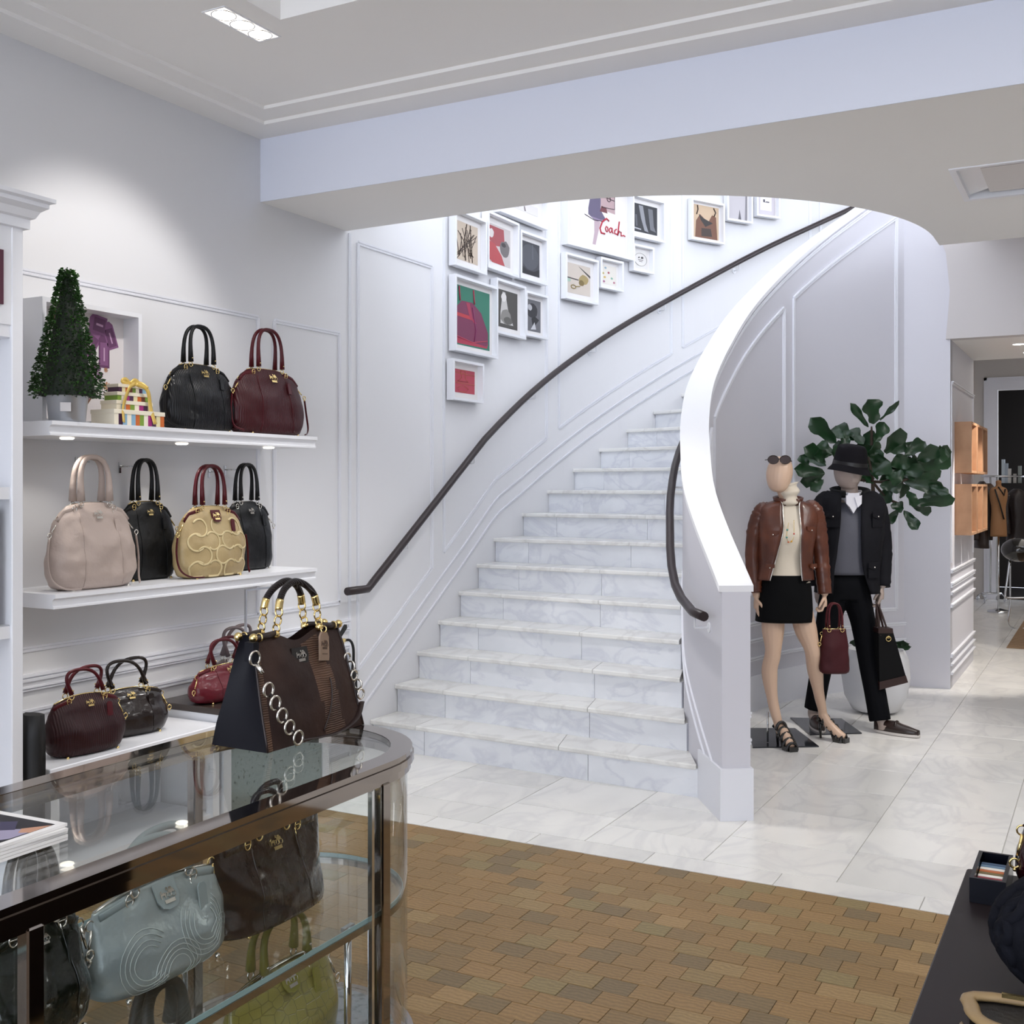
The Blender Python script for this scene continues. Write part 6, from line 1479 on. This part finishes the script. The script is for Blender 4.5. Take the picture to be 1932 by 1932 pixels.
garment('leather_coat', 'black brown coat at the right edge beyond the dress form', 1896, 1940, 922, 1020, 14.6, '#1c1210', 'coat', seed=3)
a = atd(1884, 1012, 14.2); s_ = FX/14.2; t = thing('dress_form', 'tan dress form torso with black ribbons beside the hanging coats', 'dress form', (a.x, a.y, a.z), TH)
m = MB(); torso(m, [(0, 0, 0, .10, .08), (.15, 0, 0, .095, .08), (.35, 0, 0, .085, .07), (.50, 0, 0, .105, .09), (.60, 0, 0, .10, .07), (.64, 0, 0, .035, .035), (.70, 0, 0, .032, .032), (.715, 0, 0, .01, .01)]); m.build('torso', mat('tan_form', '#9a6f48', .6), t)
m = MB(); m.tube([(-.08, -.08, .60), (-.03, -.10, .42), (.03, -.09, .22)], .010, 6); m.build('ribbon', BLACKV, t)
m = MB(); m.tube([(-.03, -.06, .63), (.03, -.10, .52), (.05, -.08, .60)], .010, 6); m.build('ribbon', BLACKV, t)
m = MB(); m.tube([(0, 0, 0), (0, 0, -a.z+.05)], .012, 8); m.build('stand_pole', CHROME, t)
m = MB(); m.lathe([(.14, -a.z), (.13, -a.z+.03), (.02, -a.z+.06)], n=20); m.build('stand_base', CHROME, t)
r0 = atz(1852, 1137, 0); r1 = atz(1889, 1135, 0); rc = ((r0[0]+r1[0])/2, (r0[1]+r1[1])/2)
t = thing('clothes_rack', 'chrome clothes rack on castors at the end of the hall', 'clothes rack', (rc[0], rc[1], 0), TH)
hw_ = .14
m = MB(); m.tube([(-hw_, 0, .12), (hw_, 0, .12)], .014, 8); m.tube([(-hw_, 0, 1.75), (hw_+.5, 0, 1.75)], .014, 8); m.build('rail', CHROME, t)
for x in (-hw_*.1, hw_*.55):
    m = MB(); m.tube([(x, 0, .12), (x, 0, 1.75)], .013, 8); m.build('upright', CHROME, t)
for x in (-hw_, hw_):
    for y in (-.12, .12):
        m = MB(); m.tube([(x, y*0, .12), (x, y, .08)], .01, 6); m.ring((x, y, .04), .028, .014, 'X', 12, 6); m.build('castor', CHROME, t)
# black chair at the frame edge
a = atz(1908, 1112, 0) if False else atd(1922, 1112, 12.5); t = thing('lounge_chair', 'glossy black rounded chair on a chrome tube base at the right edge', 'chair', (a.x, a.y, 0), TH)
m = MB(); m.ball((0, 0, 1.02-.12), .17, n=20, m=12, sx=1.1, sy=1, sz=.8); m.build('seat_shell', mat('gloss_black_shell', '#0b0b0c', .12, coat=.8), t)
m = MB(); m.tube(catmull([(-.10, 0, .78), (-.13, 0, .55), (-.15, 0, .40), (-.12, 0, .36), (.1, 0, .36)], 5), .012, 8); m.tube(catmull([(-.05, .1, .78), (-.05, .1, .3), (-.05, .1, .02), (.3, .1, .02)], 5), .010, 8); m.build('tube_base', CHROME, t)
# goods on dark shelves in the back room
a0 = 17.9
t = thing('back_shelf', 'dark shelf in the room beyond the far doorway', 'shelf', (-1.1, 18.6, 1.66))
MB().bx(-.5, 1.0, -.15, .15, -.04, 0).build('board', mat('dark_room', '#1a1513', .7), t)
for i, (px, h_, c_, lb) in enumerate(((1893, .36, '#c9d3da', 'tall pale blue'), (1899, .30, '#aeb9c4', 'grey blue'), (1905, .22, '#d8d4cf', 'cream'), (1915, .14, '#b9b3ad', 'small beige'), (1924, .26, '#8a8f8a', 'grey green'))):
    a = atd(px, 900, 17.3*1.0); r = ray(px); k = 18.55/r[1]; x = r[0]*k
    o = MB().bx(x-.022, x+.022, 18.5, 18.6, 1.661, 1.661+h_).build('carton', A(c_)); tag(o, f'{lb} box standing on the dark shelf beyond the doorway', 'box', 'boxes on the back room shelf')
# ================================================================== RIGHT-HAND TABLE
t = thing('display_table', 'dark brown display table at the lower right corner', 'table', (.45, 1.7, 0))
m = MB(); m.bx(-.73, .9, -1.2, .945, .72, .76, bev=.003); m.build('table_top', DARKW, t)
m = MB(); m.bx(-.72, .88, -1.18, .93, .02, .719); m.build('cabinet_body', DARKW, t)
t = thing('lacquer_tray', 'navy lacquer tray box on the dark table at the right edge', 'tray', (-.2185, 2.525, .7605))
NVL = mat('navy_lacquer', '#080a14', .25, spec=.25); w_, d_, h_ = .034, .095, .05
for a in ((-w_, w_, -d_, -d_+.008), (-w_, w_, d_-.008, d_), (-w_, -w_+.008, -d_+.008, d_-.008), (w_-.008, w_, -d_+.008, d_-.008)):
    MB().bx(*a, 0, h_).build('side', NVL, t)
MB().bx(-w_+.008, w_-.008, -d_+.008, d_-.008, 0, .006).build('floor_panel', BLACKV, t)
for i, (c_, nm) in enumerate((('#2c4a6a', 'dark blue'), ('#5a7a94', 'mid blue'), ('#e8e4dc', 'white'), ('#b9632c', 'orange'), ('#6a5a2a', 'olive'), ('#efeae2', 'cream'), ('#8a1f2c', 'red'))):
    y = 2.525+.045-.0145*i; o = MB().bx(-.243, -.194, y-.006, y+.006, .7675, .7675+.033-i*.0005, bev=.001).build('card_case', A(c_)); tag(o, f'{nm} leather card case standing in the navy tray', 'card case', 'card cases in the navy tray')
bag('handbag', 'burgundy patent handbag behind the navy tray on the dark table', (-.068, 2.55, .7605), R(12), .215, .17, .11, .26, leather('burgundy_patent', '#22060c', .1, 'patent'), None, GOLD, 'slouch', seed=31, handles='cross', hspan=.2, clip=-1)
KN = mat('navy_cable_knit', '#101118', .9, 0, (90, .5, .004), spec=.15)
t = thing('knit_bag', 'navy cable-knit puffy bag on the dark table at the right edge', 'handbag', (.015, 2.04, .7605))
m = MB(); R_ = []
for i in range(19):
    v = i/18; rr = math.sin(PI*(.06+.88*v))**.6*.182; z = .215*v
    R_.append([(math.cos(a)*(rr+.008*abs(math.sin(a*9+v*9))), math.sin(a)*(rr*.80+.008*abs(math.sin(a*9+v*9))), z) for a in [2*PI*k/90 for k in range(90)]])
m.loft(R_); m.build('body', KN, t)
for k in range(14):
    a0 = 2*PI*k/14; 
    for ph in (0, PI):
        m = MB(); pts = []
        for i in range(22):
            v = .05+.9*i/21; rr = math.sin(PI*(.06+.88*v))**.6*.187; a = a0+.11*math.sin(v*20+ph); pts.append((math.cos(a)*rr, math.sin(a)*rr*.80, .215*v))
        m.tube(pts, .011, 6); m.build('cable', KN, t)
TANL = mat('tan_leather', '#8f7752', .45); t = thing('clutch', 'tan and black woven clutch with a gold bar at the bottom right corner', 'handbag', (-.055, 1.80, .7605), R(4))
m = MB(); m.loft([[(x, y*(1-.1*(z > .03)), z) for x, y in [(-.13, -.05), (-.11, -.075), (.2, -.075), (.2, .06), (-.11, .06), (-.13, .04)]] for z in (.0, .012, .05, .058)], smooth=False); m.build('body', mat('woven_black', '#14110f', .6, 0, (90, .8, .003)), t)
m = MB(); m.tube(catmull([(.2, -.07, .062), (0, -.072, .066), (-.10, -.055, .066), (-.128, -.0, .064), (-.10, .05, .064), (.2, .055, .062)], 5), .012, 8, flat=(.5, 1)); m.build('top_band', TANL, t)
m = MB(); m.tube(catmull([(.2, -.085, .03), (0, -.088, .03), (-.12, -.07, .03), (-.142, 0, .03)], 5), .011, 8, flat=(1, .4)); m.build('front_band', TANL, t)
m = MB(); m.box((-.07, .03, .078), (.035, .006, .006)); m.build('gold_bar', GOLD, t)
# ================================================================== CEILING LAMP
GLOW = emis('lamp_glow', '#fff8ec', 6)
def slot_lamp(x0, x1, y0, y1, z, label):
    t = thing('ceiling_lamp', label, 'ceiling light', ((x0+x1)/2, (y0+y1)/2, z)); a, b_ = (x1-x0)/2, (y1-y0)/2
    for q in ((-a-.008, -a, -b_-.008, b_+.008), (a, a+.008, -b_-.008, b_+.008), (-a, a, -b_-.008, -b_), (-a, a, b_, b_+.008)): MB().bx(*q, -.003, .001).build('rim', FIX, t)
    m = MB(); m.bx(-a, a, -b_, b_, -.0008, -.0002); m.build('recess', emis('lamp_recess', '#fff4e6', 1.1) if 'lamp_recess' not in bpy.data.materials else bpy.data.materials['lamp_recess'], t)
    for i in range(3):
        y = -b_+(i+.5)*2*b_/3; m = MB(); m.lathe([(a*.80, -.0055), (a*.86, -.001)], (0, y, 0), 20); m.build('bulb', GLOW, t)
        m = MB(); m.ring((0, y, -.003), a*.93, .003, 'Z', 24, 6); m.build('bulb_ring', CHROME, t)
slot_lamp(-3.18, -3.075, 3.34, 3.665, ZC, 'long recessed ceiling light with three bulbs above the shelf wall')
for i, (x, y) in enumerate(((-.66, 10.0), (-.62, 10.65))):
    t = thing('downlight', f'{["nearer","farther"][i]} small round downlight in the low hall ceiling', 'ceiling light', (x, y, ZH)); m = MB(); m.lathe([(.001, -.004), (.045, -.004), (.05, 0)], n=20); m.build('lens', GLOW, t)
    m = MB(); m.ring((0, 0, -.002), .055, .004, 'Z', 24, 6); m.build('rim', FIX, t)
